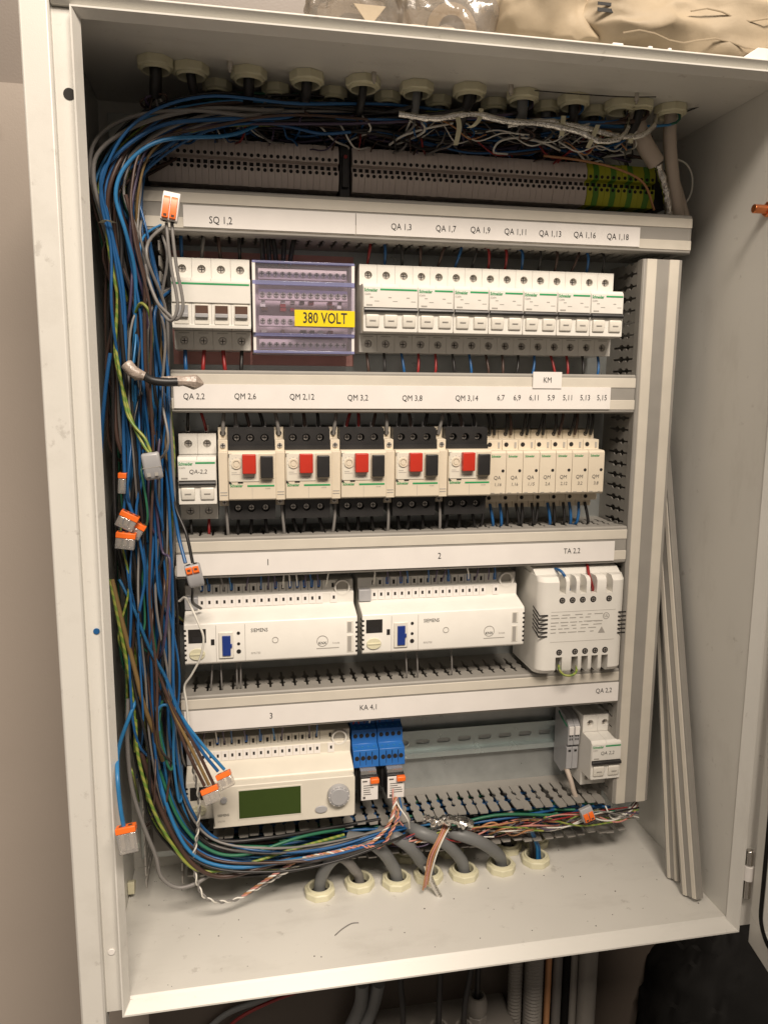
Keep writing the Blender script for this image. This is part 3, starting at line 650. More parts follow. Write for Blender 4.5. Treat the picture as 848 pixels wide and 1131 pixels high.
# ------------------------------------------------------------------ controllers
def controller(label, loc, hmi=False, Wd=172.0):
    t = thing('controller', label, 'controller', loc, None if hmi else 'pair of white controllers')
    mb = MB(); h = 41
    mb.prism([(-8, 3), (-68, 0), (-74, 0), (-76, 2), (-76, h), (-74.5, h+2), (-52, h+8.5), (-50, h+9.5), (-50, h+21), (-45, h+22), (-45, h+33), (-8, h+33)], 'x', 0, Wd)
    mb.build('housing', M['offwhite'] if hmi else M['white'], t, bevel=0.8)
    # marker tiles and clamp openings
    mb = MB(); tl = None; xs0 = 13.0
    for i in range(19):
        x = xs0+i*7.45
        if i in (17,): continue
        if i >= 17 and False: continue
        if tl is None: tl = MB().box(0.3, 7.1, -50.9, -49.9, h+10, h+20.6).build('marker_tile', M['lab'], t, (x, 0, 0)); tl_x = x
        else: share(tl, t, (x, 0, 0))
        mb.box(x+2.7, x+4.9, -51.1, -50.8, h+14, h+17.5)
        mb.box(x+2.2, x+4.6, -45.4, -45.1, h+25, h+29.5)
        mb.box(x+7.0, x+7.3, -45.3, -45.0, h+23, h+32)
    mb.build('clamp_openings', M['dark'], t)
    MB().lathe((Wd-12, -45, h+25.5), 'y', [(6.6, 0), (6.6, -5.4), (8.2, -5.4), (8.2, 0)], 24).cyl((Wd-12, -45.2, h+25.5), 'y', 6.6, 0.15, 24, 1).build('fixing_hole', [M['white'], M['print']], t)
    MB().box(0, 13, -54, -45, h+9.2, h+22).build('end_cap', M['greyknob'], t, bevel=0.8)
    MB().box(70, 100, -50.6, -49, h+7.4, h+9.4).build('printed_mark', M['print'], t)
    # left service area
    pt = MB().box(4, 21, -76.4, -75.9, 23, 37).build('socket', M['dark'], t); MB().box(8, 17, -76.7, -76.3, 24, 29).build('socket_contacts', M['black'], pt)
    MB().cyl((12, -76, 11.5), 'y', 7.6, -1.4, 24, ry=0.78).box(5.4, 18.6, -78, -77.3, 10.6, 12.4).build('service_button', M['nylon'], t, bevel=0.3)
    mb = MB()
    for i in range(7): mb.box(-0.25, 2.0, -76.25, -66, 5+i*5, 7+i*5); mb.box(Wd-2.0, Wd+0.25, -76.25, -66, 5+i*5, 7+i*5)
    mb.build('vent_slots', M['dark'], t)['kind'] = 'stuff'
    if not hmi:
        MB().box(25.5, 29, -76.3, -75.9, 20, 26).build('indicator', M['dark'], t)
        fr = MB().box(33, 47.4, -77.6, -75.9, 6, 33).build('switch_frame', M['lever'], t, bevel=0.7)
        MB().box(36.5, 44.6, -79, -77.4, 9, 29.5).box(44.0, 46, -79, -77.4, 17, 21).build('blue_switch', M['blue_sw'], fr, bevel=0.4)
        for z, r in ((31, 1.7), (20, 1.6), (12, 2.3)): MB().cyl((52.4, -76.3, z), 'y', r, 0.5, 12).build('indicator', M['dark'], t)
        MB().box(30.4, 30.8, -76.15, -75.95, 1, 40).box(58.6, 59.0, -76.15, -75.95, 1, 40).build('printed_line', M['print'], t)
        text('SIEMENS', 5.4, (64.5, -76.3, 33), M['ink'], t, 'LEFT', 0.84, 0.0)
        text('RMU730', 3.0, (64.5, -76.3, 9.5), M['print'], t, 'LEFT')
        MB().lathe((88.6, -76, 22), 'y', [(2.6, 0), (2.6, -0.4), (3.2, -0.4), (3.2, 0)], 24).build('round_mark', M['print'], t)
        text('KNX', 4.0, (136, -76.3, 16), M['ink'], t, xs=0.95, bold=0.01)
        MB().lathe((136, -76, 18.2), 'y', [(5.2, 0), (5.2, -0.3), (5.9, -0.3), (5.9, 0)], 20).build('logo_arc', M['print'], t).scale = (1, 1, 1)
        text('S-mode', 2.6, (150, -76.3, 15.6), M['print'], t)
        MB().box(130, 153, -76.2, -75.95, 10.0, 10.9).build('printed_mark', M['print'], t)
        for z0, z1 in ((26, 38), (5, 23)):
            fr = MB().box(161, 167.6, -76.5, -75.9, z0, z1).build('slot_frame', M['lever'], t, bevel=0.2)
            MB().box(161.8, 165.6, -76.8, -76.4, z0+1, z1-1).build('slot', M['print'], fr)
    else:
        pn = MB().prism([(26, -4), (170, -4), (171.5, -2), (171.5, h-2), (170, h), (26, h), (24.5, h-2), (28, -2)], 'y', -87, -75.5).build('operator_panel', M['offwhite'], t, bevel=1.2, seg=3)
        bz = MB().box(51, 116.5, -87.4, -86.8, 3.5, h-4.5).build('display_bezel', M['offwhite'], t, bevel=0.2)
        MB().box(52.5, 115, -87.7, -87.2, 5, h-6).build('display', M['lcd'], bz)
        kn = MB().cyl((154, -87, 22), 'y', 11.8, -6, 36, r1=11.0).cyl((154, -93, 22), 'y', 9.6, -1.2, 36, r1=9.0).build('dial_knob', M['greyknob'], t, bevel=0.5)
        for k in range(12):
            a = math.radians(30*k); MB().box(-0.3, 0.3, -93.4, -92.9, 9.5, 10.8).rot(a, 'Y').build('tick', M['lab'], kn, (154, 0, 22))
        MB().cyl((136, -87, 7), 'y', 6.4, -1.6, 28, ry=0.62).build('oval_button', M['greyknob'], t, bevel=0.5)
        MB().cyl((37.5, -87, 27), 'y', 3.4, -2.5, 20).build('round_button', M['greyknob'], t, bevel=0.5)
        text('SIEMENS', 3.8, (31, -87.3, 10), M['ink'], t, 'LEFT', 0.82, 0.0)
        text('RMZ790', 2.4, (31, -87.3, 3.4), M['print'], t, 'LEFT')
    return t
controller('white controller with blue switch beside the hanging wire bundle', (24, 0, -262.5))
controller('white controller with blue switch beside the transformer', (201, 0, -261.5), Wd=175)
controller('cream controller with green display and grey dial knob', (20.5, 0, -429), hmi=True, Wd=172)

# ------------------------------------------------------------------ transformer
t = thing('transformer', 'white plastic cased transformer with vent slots beside the vertical trunking', 'transformer', (387, 0, -291))
mb = MB(); Wt, Ht = 98.0, 106.0
NT = [(21, 28.5), (32.5, 40), (44, 51.5), (56, 63.5), (74, 81.5)]; NB = [(20, 27.5), (38, 45.5), (49.5, 57), (61, 68.5), (72.5, 80)]
mb.prism([(0, 3), (3, 0), (Wt-3, 0), (Wt, 3), (Wt, Ht-24), (Wt, Ht-18.2), (0, Ht-18.2), (0, 22)], 'y', -86, -15) if False else None
def plan(x0, x1, yb, yf, rl, rr, n=5):
    o = [(x1, yb), (x0, yb)]
    o += [(x0+rl-rl*math.cos(math.radians(90*i/n)), yf+rl-rl*math.sin(math.radians(90*i/n))) for i in range(n+1)] if rl else [(x0, yf)]
    o += [(x1-rr+rr*math.sin(math.radians(90*i/n)), yf+rr-rr*math.cos(math.radians(90*i/n))) for i in range(n+1)] if rr else [(x1, yf)]
    return o
mb.prism([(-15, 0), (-74, 0), (-74, Ht), (-66, Ht+5), (-56, Ht+7), (-15, Ht+7)], 'x', 0.6, Wt-0.6)
mb.prism(plan(0, Wt, -15.5, -90, 11, 11), 'z', 19, Ht-18)
def ribs(N, z0, z1, sl):
    xs = [0]+[v for p in N for v in p]+[Wt]; k = len(xs)//2
    for i, (a, b) in enumerate(zip(xs[::2], xs[1::2])):
        if i in (0, k-1):
            pl = plan(a, b, -16, -90, 11 if i == 0 else 0, 11 if i else 0); h = 5
            if sl > 0: mb.prism(pl, 'z', z0, z1-h); lo, hi = z1-h, z1
            else: mb.prism(pl, 'z', z0+h, z1); lo, hi = z0+h, z0
            cx_ = (a+b)/2; n_ = len(pl)
            mb.add([(p, q, lo) for p, q in pl]+[(p+(cx_-p)*0.0, q+(5 if q < -70 else 0), hi) for p, q in pl], [(j, (j+1) % n_, n_+(j+1) % n_, n_+j) for j in range(n_)]+[list(range(n_, 2*n_))])
        elif sl > 0: mb.prism([(-73.9, z0), (-90, z0), (-90, z1-5), (-88.5, z1-2), (-85, z1), (-73.9, z1)], 'x', a, b)
        else: mb.prism([(-73.9, z1), (-90, z1), (-90, z0+5), (-88.5, z0+2), (-85, z0), (-73.9, z0)], 'x', a, b)
ribs(NT, Ht-18.0, Ht, 1); ribs(NB, 0, 19.0, -1)
mb.build('casing', M['white'], t)
for i, (a, b) in enumerate(NT):
    MB().cyl(((a+b)/2, -90.3, Ht-24.5), 'y', 3.3, 0.5, 16).build('screw_opening', M['dark'], t); screw_at(t, ((a+b)/2, -89.6, Ht-24.5), 2.0)
    MB().box(a+0.5, b-0.5, -74.4, -73.9, Ht-17, Ht-13).build('clamp_opening', M['dark'], t)
for i, (a, b) in enumerate(NB):
    MB().cyl(((a+b)/2, -90.3, 24.5), 'y', 3.3, 0.5, 16).build('screw_opening', M['dark'], t); screw_at(t, ((a+b)/2, -89.6, 24.5), 2.0)
    MB().box(a+0.5, b-0.5, -74.4, -73.9, 10, 17).build('clamp_opening', M['dark'], t)
for i in range(6):
    z = 42+i*4.6
    mb = MB().box(-0.3, 9.5, -90.3, -89.5, z, z+1.5); mb.prism([(-90.2, z), (-72, z+6), (-72, z+7.5), (-90.2, z+1.5)], 'x', -0.3, 0.4); mb.build('vent_slot', M['dark'], t)
    MB().box(Wt-8.5, Wt+0.3, -90.3, -89.5, z, z+1.5).build('vent_slot', M['dark'], t)
random.seed(5)
mb = MB()
for r, z in enumerate((65, 61.8, 57, 53.5, 50, 46)):
    x = 13.0
    while x < (62 if r < 4 else 58):
        l = random.uniform(4, 10); mb.box(x, x+l, -90.25, -89.9, z, z+0.9); x += l+random.uniform(1.5, 6)
mb.box(50, 68, -90.2, -89.9, 57.4, 58.2); mb.box(13, 86, -90.2, -89.9, 69, 69.3); mb.box(13, 86, -90.2, -89.9, 36, 36.3)
mb.prism([(67, 44), (75, 44), (71, 51)], 'y', -90.25, -89.9); mb.lathe((75.5, -89.9, 62.5), 'y', [(3.0, 0), (3.0, -0.3), (3.8, -0.3), (3.8, 0)], 18)
mb.build('printed_text', M['print'], t)
text('UL', 4.4, (75.5, -90.3, 62.5), M['print'], t, bold=0.02)

# ------------------------------------------------------------------ blue relay sockets
for k, x in enumerate((194.5, 223.2)):
    t = thing('relay_socket', ('blue relay socket beside the display controller', 'blue relay socket beside the bare steel rail')[k], 'relay socket', (x, 0, -398), 'pair of blue relay sockets')
    w_ = 28.2; mb = MB()
    mb.prism([(-8, 0), (-8, 57), (-29, 57), (-32, 54), (-34, 42), (-44, 39.5), (-46, 24), (-56, 21.5), (-58.5, 3), (-54, 0)], 'x', 0.2, w_)
    mb.build('body', M['blue_sock'], t, bevel=0.5)
    mb = MB(); m2 = MB()
    for j in range(4):
        xx = 4.2+j*6.6
        mb.cyl((xx, -45.6, 33), 'y', 2.3, 1.4, 12).cyl((xx, -57.9, 13), 'y', 2.4, 1.4, 12).cyl((xx, -33.6, 48.5), 'y', 2.2, 1.4, 12)
        m2.cyl((xx, -51, 22.4), 'z', 1.3, 0.8, 8); m2.cyl((xx+0.4, -39, 40.6), 'z', 1.3, 0.8, 8)
        if j: mb.box(xx-3.5, xx-3.1, -58.2, -57.0, 4, 20)
    mb.build('clamp_openings', M['dark'], t); m2.build('test_points', W['light blue'], t)
    MB().box(3, w_-3, -52, -8, -26, 0).build('lower_body', M['black'], t, bevel=0.6)
    rl = thing('plug_in_relay', ('white plug-in relay with orange latch in the socket beside the controller', 'white plug-in relay with orange latch in the socket beside the rail')[k], 'relay', (x+6, -52, -426.5), 'pair of white plug-in relays')
    MB().box(0, 19, -19, 0, 0, 27).build('case', M['black'], rl, bevel=0.5)
    MB().box(0.4, 18.6, -20, -18.8, 0.6, 25).build('front_label', M['lab'], rl, bevel=0.3)
    MB().box(1, 18, -14, 0, 27, 31).build('clip', M['clear'], rl)
    MB().box(10, 19.5, -24, -18, 20.4, 26).build('latch', M['orange'], rl, bevel=1.2, seg=3)
    mb = MB().box(2, 7, -20.3, -19.9, 21.6, 23).box(2.4, 5, -20.3, -19.9, 2.4, 5)
    for z in (17, 14.5, 12, 9.5, 7): mb.box(3, random.uniform(10, 17), -20.25, -19.9, z, z+0.7)
    mb.build('printed_text', M['pencil'], rl)
# small grey clip terminals beside the end breaker
for k in range(2):
    t = MB().prism([(-8, -34), (-30, -38), (-44, -28), (-44, -2), (-40, -1), (-40, 1), (-46, 2), (-46, 26), (-36, 34), (-8, 38)], 'x', 0, 6.9).build('clip_terminal', M['greyknob'], loc=(446.4+k*7.2, 0, -398), bevel=0.4)
    tag(t, ('grey clip terminal touching the bare rail side', 'grey clip terminal touching the end breaker')[k], 'terminal')
    mb = MB()
    for z in (8, 12, -7): mb.box(1.6, 2.8, -46.4, -45.9, z, z+2.4).box(4.2, 5.4, -46.4, -45.9, z, z+2.4) if z > 0 else mb.box(2, 5, -44.4, -43.9, z, z+2.4)
    mb.build('clamp_openings', M['dark'], t)
    MB().box(0.6, 6.3, -48, -45.9, 15, 25).build('marker', M['lab'], t, bevel=0.3)

STUFF = MB(); STUFF_COLS = sorted(W)
def thin(P, r, col, k=5, n=5): STUFF.tube(spline(P, k), r, n, STUFF_COLS.index(col), False)
# ------------------------------------------------------------------ cable glands and cables through the floor
def gland(name, label, group, x, y, z, up=1, r=17.0, ang=None, col='nylon'):
    t = thing(name, label, 'cable gland', (x, y, z), group)
    mb = MB(); a0 = random.uniform(0, 1) if ang is None else ang; n = 8
    def ring(rr, h, k=48, notch=0.0):
        o = []
        for i in range(k):
            th = 2*math.pi*i/k; q = ((th-a0) % (2*math.pi/n)) - math.pi/n
            o.append((rr*(math.cos(math.pi/n)/math.cos(q))*math.cos(th), rr*(math.cos(math.pi/n)/math.cos(q))*math.sin(th), h*up))
        return o
    def circ(rr, h, k=48): return [(rr*math.cos(2*math.pi*i/k), rr*math.sin(2*math.pi*i/k), h*up) for i in range(k)]
    L = [circ(10.6, 0.2), ring(r, 0.2), ring(r, 6.4), ring(r-1.2, 7.4), circ(r-3.4, 7.4), circ(r-4.0, 9.6), circ(11.2, 9.6), circ(10.6, 8.8)]
    vs = [p for l in L for p in l]; k = 48; m = len(L)
    fs = [(j*k+i, j*k+(i+1) % k, ((j+1) % m)*k+(i+1) % k, ((j+1) % m)*k+i) for j in range(m) for i in range(k)]
    mb.add(vs, fs); mb.build('lock_nut', M[col], t, angle=30)
    mb = MB().cyl((0, 0, 0.15*up), 'z', 10.5, 0.6*up, 24); mb.build('bore', M['dark'], t)
    return t
random.seed(11)
FG = [(353, 981), (397, 972), (438, 970), (473, 964), (512, 961), (553, 954), (591, 946)]
FB = [(560, 932), (588, 921), (450, 940), (497, 935)]
FL = Z0
names_f = ['first', 'second', 'third', 'fourth', 'fifth', 'sixth', 'seventh']
FP = []
for i, (u, v) in enumerate(FG):
    p = at_z(u, v, FL+6); FP.append(p)
    gland('cable_gland', 'nylon gland nut in the front floor row, '+names_f[i]+' counting from the wire bundle', 'glands in the enclosure floor', p.x, p.y, FL)
BP = []
for i, (u, v) in enumerate(FB):
    p = at_z(u, v, FL+6); p.y = min(p.y, -20); BP.append(p)
    gland('cable_gland', 'nylon gland nut in the rear floor row below the bottom trunking', 'rear glands in the enclosure floor', p.x, p.y, FL)
def cable(P, r, col, label, group='cables rising through the floor glands', k=8, n=14):
    return wire(P, r, col, label, group, 'cable', 'cable', k, n)
def fl(i): p = FP[i]; return [Vector((p.x, p.y, FL-40)), Vector((p.x, p.y, FL+6))]
cable(fl(0)+[at(358, 962, -72), at(372, 946, -76), at(400, 934, -72), at(430, 926, -62), at(470, 915, -40)], 6.4, 'cable', 'dark grey cable arching from the first floor gland', None)
cable(fl(1)+[at(391, 960, -66), at(382, 950, -68), at(374, 946, -66)], 5.2, 'grey', 'short pale grey cable end in the second floor gland', None)
cable(fl(2)+[at(431, 952, -70), at(420, 938, -78), at(404, 928, -76), at(385, 925, -66)], 6.8, 'cable', 'grey cable bending out of the third floor gland', None)
cable(fl(3)+[at(464, 950, -68), at(452, 935, -78), at(437, 925, -78), at(420, 918, -62)], 6.8, 'cable', 'grey cable bending out of the fourth floor gland', None)
cable(fl(4)+[at(505, 944, -70), at(488, 929, -80), at(466, 920, -80), at(448, 913, -62)], 6.8, 'cable', 'grey cable bending out of the fifth floor gland', None)
cable(fl(5)+[at(548, 942, -70), at(530, 930, -82), at(508, 922, -82), at(488, 917, -66), at(470, 912, -48)], 6.8, 'cable', 'grey cable bending out of the sixth floor gland', None)
for j, (dx, col) in enumerate(((-5, 'black'), (-1, 'black'), (3, 'light blue'), (6, 'blue'))):
    p = FP[6]
    wire([(p.x+dx, p.y, FL-40), (p.x+dx, p.y+j, FL+8), at(588+dx*0.6, 928, -58), at(582+dx*0.5, 914, -66), at(574+dx*0.3, 905, -50)], 2.2, col, ('black', 'black', 'light blue', 'dark blue')[j]+' wire rising from the seventh floor gland', 'wires in the seventh floor gland')
p = BP[1]; cable([(p.x, p.y, FL-40), (p.x, p.y, FL+6), at(584, 912, -34), at(572, 903, -46), at(560, 897, -52)], 6.0, 'pale', 'pale beige cable rising from a rear floor gland', None)
p = BP[0]; cable([(p.x, p.y, FL-40), (p.x, p.y, FL+6), at(556, 918, -30), at(550, 908, -30)], 5.0, 'cable', 'grey cable stub with frayed pink end in a rear gland', None)
p = BP[2]; cable([(p.x, p.y, FL-40), (p.x, p.y, FL+6), at(447, 925, -40), at(455, 912, -40)], 5.0, 'black', 'black cable in the rear gland behind the fourth cable', None)

# ------------------------------------------------------------------ glands in the ceiling
random.seed(12)
CF = [(172, 73), (211, 80), (275, 85), (339, 89), (401, 94), (460, 100), (518, 103), (577, 109), (633, 114), (685, 119), (740, 124)]
CB = [(240, 98), (305, 102), (368, 106), (428, 111), (484, 115), (545, 118), (603, 121), (655, 126), (706, 119)]
CP = []
for i, (u, v) in enumerate(CF):
    p = at_z(u, v, Z1-5); CP.append(p)
    gland('cable_gland', 'nylon gland nut in the front row of the enclosure ceiling', 'front ceiling glands', p.x, p.y, Z1, -1, 16.0)
for i, (u, v) in enumerate(CB):
    p = at_z(u, v, Z1-5); CP.append(p)
    gland('cable_gland', 'nylon gland nut in the rear row of the enclosure ceiling', 'rear ceiling glands', p.x, p.y, Z1, -1, 13.5)
for i, p in enumerate(CP):
    if i in (9, 10): continue
    q = p + Vector((random.uniform(-6, 6), random.uniform(5, 18), 0))
    cable([(p.x, p.y, Z1+30), (p.x, p.y, Z1-8), (q.x, q.y, Z1-26)], random.uniform(3.5, 5.5), random.choice(['black', 'cable', 'black', 'black']), 'dark cable hanging out of a ceiling gland', 'cable ends in the ceiling glands', 5, 10)
    for j in range(9):
        col = random.choice(['black', 'brown', 'blue', 'violet', 'white', 'black', 'grey', 'black', 'brown'])
        tx = q.x+random.uniform(-70, 70); tx = max(0, min(520, tx))
        thin([(q.x+random.uniform(-3, 3), q.y, Z1-24), (q.x+random.uniform(-14, 14), q.y+random.uniform(-6, 20), Z1-random.uniform(28, 40)), ((q.x+tx)/2, random.uniform(-40, -16), random.uniform(243, 256)), (tx, -24, 232)], random.uniform(0.8, 1.2), col)
random.seed(21)
for j in range(70):   # wires lying across above the terminals
    col = random.choice(['black', 'black', 'blue', 'brown', 'violet', 'blue', 'black', 'brown'])
    xa = random.uniform(20, 260); xb = xa+random.uniform(120, 300); xb = min(xb, 520)
    z = random.uniform(244, 264); y = random.uniform(-70, -22)
    P = [(xa+(xb-xa)*k/5, y+random.uniform(-9, 9), z+random.uniform(-7, 7)) for k in range(6)]
    thin(P, random.uniform(1.0, 1.8), col)

# ------------------------------------------------------------------ the hanging bundle on the left
ST = [  # u, v, outward du, dv, half width, depth
 (430, 125, 0, -1, 10, -60), (330, 123, 0, -1, 14, -68), (235, 127, -0.15, -1, 18, -78), (163, 152, -0.55, -0.8, 24, -84), (132, 205, -0.97, -0.2, 24, -88),
 (138, 270, -1, 0, 24, -88), (150, 345, -1, 0, 32, -82), (153, 425, -1, 0, 32, -80), (158, 505, -1, 0, 32, -80), (160, 585, -1, 0, 32, -80), (163, 665, -1, 0, 30, -80),
 (168, 745, -1, 0, 29, -82), (175, 825, -1, 0.1, 27, -84), (188, 896, -0.9, 0.45, 26, -84), (230, 944, -0.35, 0.95, 19, -84), (300, 951, 0.05, 1, 14, -84), (370, 941, 0.1, 1, 11, -76), (440, 920, 0.1, 1, 9, -58), (520, 908, 0.1, 1, 8, -48)]
def run(s, dd, i0, i1, wob, seed, jit=7):
    rnd = random.Random(seed); P = []; cs = s; cdp = dd
    for i in range(i0, i1+1):
        u, v, du, dv, hw, y = ST[i]
        cs = max(-1, min(1, cs*0.86+s*0.14+rnd.uniform(-wob, wob))); cdp = cdp*0.8+dd*0.2+rnd.uniform(-jit, jit)
        ju, jv = (rnd.uniform(-8, 8), rnd.uniform(-7, 7)) if 1 <= i <= 5 else (rnd.uniform(-3, 3), 0)
        p = at(u+du*hw*cs+ju, v+dv*hw*cs+jv, y+cdp); p.x = max(p.x, X0+4); p.y = min(p.y, -6); P.append(p)
    return P
random.seed(33)
plan = ['blue']*15 + ['light blue']*4 + ['brown']*13 + ['black']*17 + ['grey']*7 + ['green-yellow']*3 + ['green']*4 + ['violet']*3 + ['ochre']*2
random.shuffle(plan)
N = len(plan)
for j, col in enumerate(plan):
    s = -1+2*(j+0.5)/N; s = max(-1, min(1, s+random.uniform(-0.25, 0.25)))
    dd = random.uniform(-20, 42)
    a, b = random.choice([(0, 18), (0, 17), (1, 18), (1, 12), (0, 12), (5, 18), (0, 11), (4, 17), (0, 10), (2, 9), (0, 8), (6, 17), (1, 7)])
    if col in ('grey',): dd = random.uniform(-24, 0)
    P = run(s, dd, a, b, 0.26, 1000+j, 10)
    if b >= 16: P += [at(ST[b][0]+22, 914, -44), at(ST[b][0]+60, 908, -30)]
    if a < 3:
        g = random.choice([c for c in CP if c.x > P[0].x-10]); P = [Vector((g.x, g.y, Z1+10)), Vector((g.x, g.y+2, Z1-16)), P[0].lerp(g, 0.5)+Vector((0, 12, -6))]+P
    if b < 13: P.append(at(205, ST[b][1]+25, -45))
    if a > 3: P.insert(0, at(195, ST[a][1]-30, -48))
    r = random.choice([1.3, 1.5, 1.5, 1.7]) if col not in ('black', 'brown') else random.choice([1.4, 1.6, 2.3])
    wire(P, r, col, col+' insulated wire in the bundle hanging down the left side', 'wires of the hanging bundle', k=7)
def px(*pts): return [at(u, v, y) for u, v, y in pts]
wire(px((330, 108, -60), (318, 118, -74), (300, 122, -90), (230, 120, -100), (160, 135, -108), (112, 165, -108), (104, 200, -108), (118, 250, -104), (128, 300, -100), (140, 360, -90), (150, 420, -80)), 2.2, 'grey', 'grey wire making the outermost bend in the upper corner')
wire(px((345, 112, -60), (330, 124, -74), (310, 130, -88), (240, 132, -100), (175, 140, -110), (122, 178, -112), (112, 210, -112), (124, 260, -108), (136, 320, -104), (139, 400, -100), (137, 470, -98), (140, 545, -100), (155, 590, -102), (163, 650, -100), (166, 700, -90)), 2.0, 'blue', 'blue wire hanging foremost along the upper left bundle')
wire(px((300, 104, -62), (292, 116, -80), (280, 128, -95), (215, 122, -104), (150, 128, -106), (110, 150, -106), (100, 185, -104), (112, 240, -98), (128, 290, -84)), 2.0, 'grey', 'grey wire curving round the top left corner')
wire(px((305, 128, -56), (280, 140, -76), (250, 150, -92), (180, 155, -112), (142, 180, -114), (128, 215, -114), (140, 260, -110), (150, 310, -104), (148, 400, -92)), 2.0, 'light blue', 'light blue wire bending round the upper corner')
wire(px((118, 205, -100), (118, 240, -104), (120, 270, -104), (126, 305, -104), (130, 330, -102), (128, 370, -102), (128, 395, -104), (136, 430, -106), (146, 465, -110), (158, 490, -116), (165, 500, -120)), 1.8, 'green-yellow', 'green-yellow wire running down to the grey splice connector')
wire(px((128, 385, -104), (134, 420, -108), (142, 460, -112), (160, 484, -118), (167, 500, -120)), 1.6, 'green-yellow', 'second green-yellow wire ending in the grey splice connector')
wire(px((122, 390, -104), (118, 420, -104), (114, 460, -100), (112, 500, -92)), 2.0, 'blue', 'blue wire slanting along the enclosure side wall')
wire(px((139, 215, -116), (148, 250, -114), (156, 290, -110), (160, 310, -108), (160, 360, -106), (162, 420, -104), (170, 480, -96)), 1.9, 'brown', 'brown wire crossing the end of the top trunking')
wire(px((164, 262, -80), (170, 290, -88), (178, 330, -92), (182, 380, -92), (186, 420, -92), (186, 480, -94), (190, 540, -94), (197, 590, -100), (205, 622, -112)), 2.0, 'blue', 'blue wire dropping to the lever connector on the third trunking')
wire(px((176, 470, -88), (186, 520, -92), (194, 560, -96), (206, 590, -106), (213, 622, -112)), 1.8, 'black', 'black wire dropping to the lever connector on the third trunking')
wire(px((206, 640, -104), (213, 650, -96), (213, 665, -80), (222, 672, -62)), 1.8, 'black', 'black wire leaving below the lever connector to the controller')
random.seed(91)
for j in range(16):   # stray wires that cross and loop over the bundle
    col = random.choice(['blue', 'blue', 'light blue', 'brown', 'black', 'grey', 'green', 'violet', 'green-yellow'])
    v0 = random.uniform(250, 700); n_ = random.randint(4, 7); u0 = random.uniform(134, 186); P = []
    for k in range(n_):
        v_ = v0+k*random.uniform(44, 62); u_ = u0+random.uniform(-9, 9)+(10 if v_ > 780 else 0); P.append(at(u_, min(v_, 900), random.uniform(-112, -84)))
    P = [at(u0, v0-30, -60)]+P+[at(random.uniform(150, 185), min(v_+30, 915), -60)]
    wire(P, random.choice([1.1, 1.3, 1.5]), col, 'stray '+col+' wire wandering across the hanging bundle', 'stray wires over the hanging bundle')
for j in range(40):   # messy thin strands hanging over the upper edge of the terminals
    ua = random.uniform(170, 680); ub = ua+random.uniform(-60, 60); dv = (ua-160)*0.055
    P = [at(ua, 118+dv+random.uniform(-4, 8), -66), at((ua*2+ub)/3, 132+dv+random.uniform(-8, 10), random.uniform(-72, -56)), at((ua+ub*2)/3, 142+dv+random.uniform(-8, 12), random.uniform(-68, -54)), at(ub, 152+dv, -46), at(ub, 158+dv, -34)]
    thin(P, random.uniform(0.6, 1.1), random.choice(['black', 'brown', 'grey', 'blue', 'violet', 'white', 'red']), 6)
for j in range(14):   # bare silver and white strands in the upper right
    ua = random.uniform(440, 620); ub = ua+random.uniform(50, 130)
    P = [at(ua+(ub-ua)*k/4, 134+(ua-440)*0.09+random.uniform(-10, 22), random.uniform(-92, -62)) for k in range(5)]
    thin(P, random.uniform(0.5, 0.9), random.choice(['white', 'white', 'grey', 'orange']), 6)
# grey pair with the upright lever connector
for k, dx in enumerate((0, 6)):
    wire(px((184+dx, 246, -124), (186+dx, 270, -126), (190+dx, 300, -126), (195+dx, 325, -126), (196+dx, 342, -126), (190+dx*0.8, 354-dx*0.2, -124), (183, 350-dx, -118), (173, 332, -108), (164, 308, -100), (159, 280, -92), (156, 262, -84)), 1.7, 'grey', 'grey wire of the looped pair under the upright lever connector', 'grey looped pair')
# wires of the three splices over the display controller
for k in range(2):
    wire(px((132, 640, -96), (148, 672, -104), (165, 715, -112), (184, 750, -118), (200, 790, -120), (222+k*3, 828-k*4, -122), (241+k*7, 852-k*2, -124)), 1.8, 'light blue' if k else 'blue', 'bright blue wire slanting to the orange splice over the controller', 'blue pair to the splice')
for k in range(3):
    wire(px((142, 660, -92), (158, 700, -104), (176, 745, -112), (192, 790-k*3, -118), (205+k*4, 825-k*3, -122), (226+k*5, 868-k, -126)), 1.8, 'brown' if k != 1 else 'ochre', ('dark brown', 'ochre', 'second dark brown')[k]+' wire slanting to the orange splice over the operator panel', 'brown wires to the splice')
wire(px((124, 640, -100), (136, 690, -104), (148, 735, -104), (158, 775, -102), (170, 808, -96), (180, 840, -88)), 2.6, 'ochre', 'thick ochre wire in front of the lower left bundle')
wire(px((122, 640, -100), (130, 680, -104), (140, 730, -104), (148, 780, -100), (150, 830, -98)), 1.9, 'green-yellow', 'green-yellow wire at the outside of the lower left bundle')
wire(px((142, 772, -100), (141, 820, -104), (146, 870, -106), (158, 910, -106), (172, 945, -104), (178, 968, -104), (195, 980, -104), (216, 976, -102), (245, 960, -94), (300, 950, -80)), 2.4, 'grey', 'light grey wire sagging lowest round the bottom corner')
wire(px((150, 795, -104), (152, 830, -106), (160, 865, -108), (172, 900, -108), (190, 932, -108), (212, 958, -106), (240, 962, -104), (280, 952, -98), (330, 936, -86), (380, 922, -70)), 1.9, 'green-yellow', 'green-yellow wire sweeping round the bottom corner')
wire(px((156, 830, -98), (176, 890, -104), (205, 945, -106), (240, 968, -106), (290, 958, -98), (340, 940, -84), (390, 925, -66)), 2.6, 'brown', 'thick brown wire sweeping round the bottom corner')
wire(px((170, 840, -90), (190, 905, -98), (215, 945, -104), (260, 958, -104), (320, 950, -94), (400, 935, -70)), 2.2, 'light blue', 'light blue wire sweeping round the bottom corner')
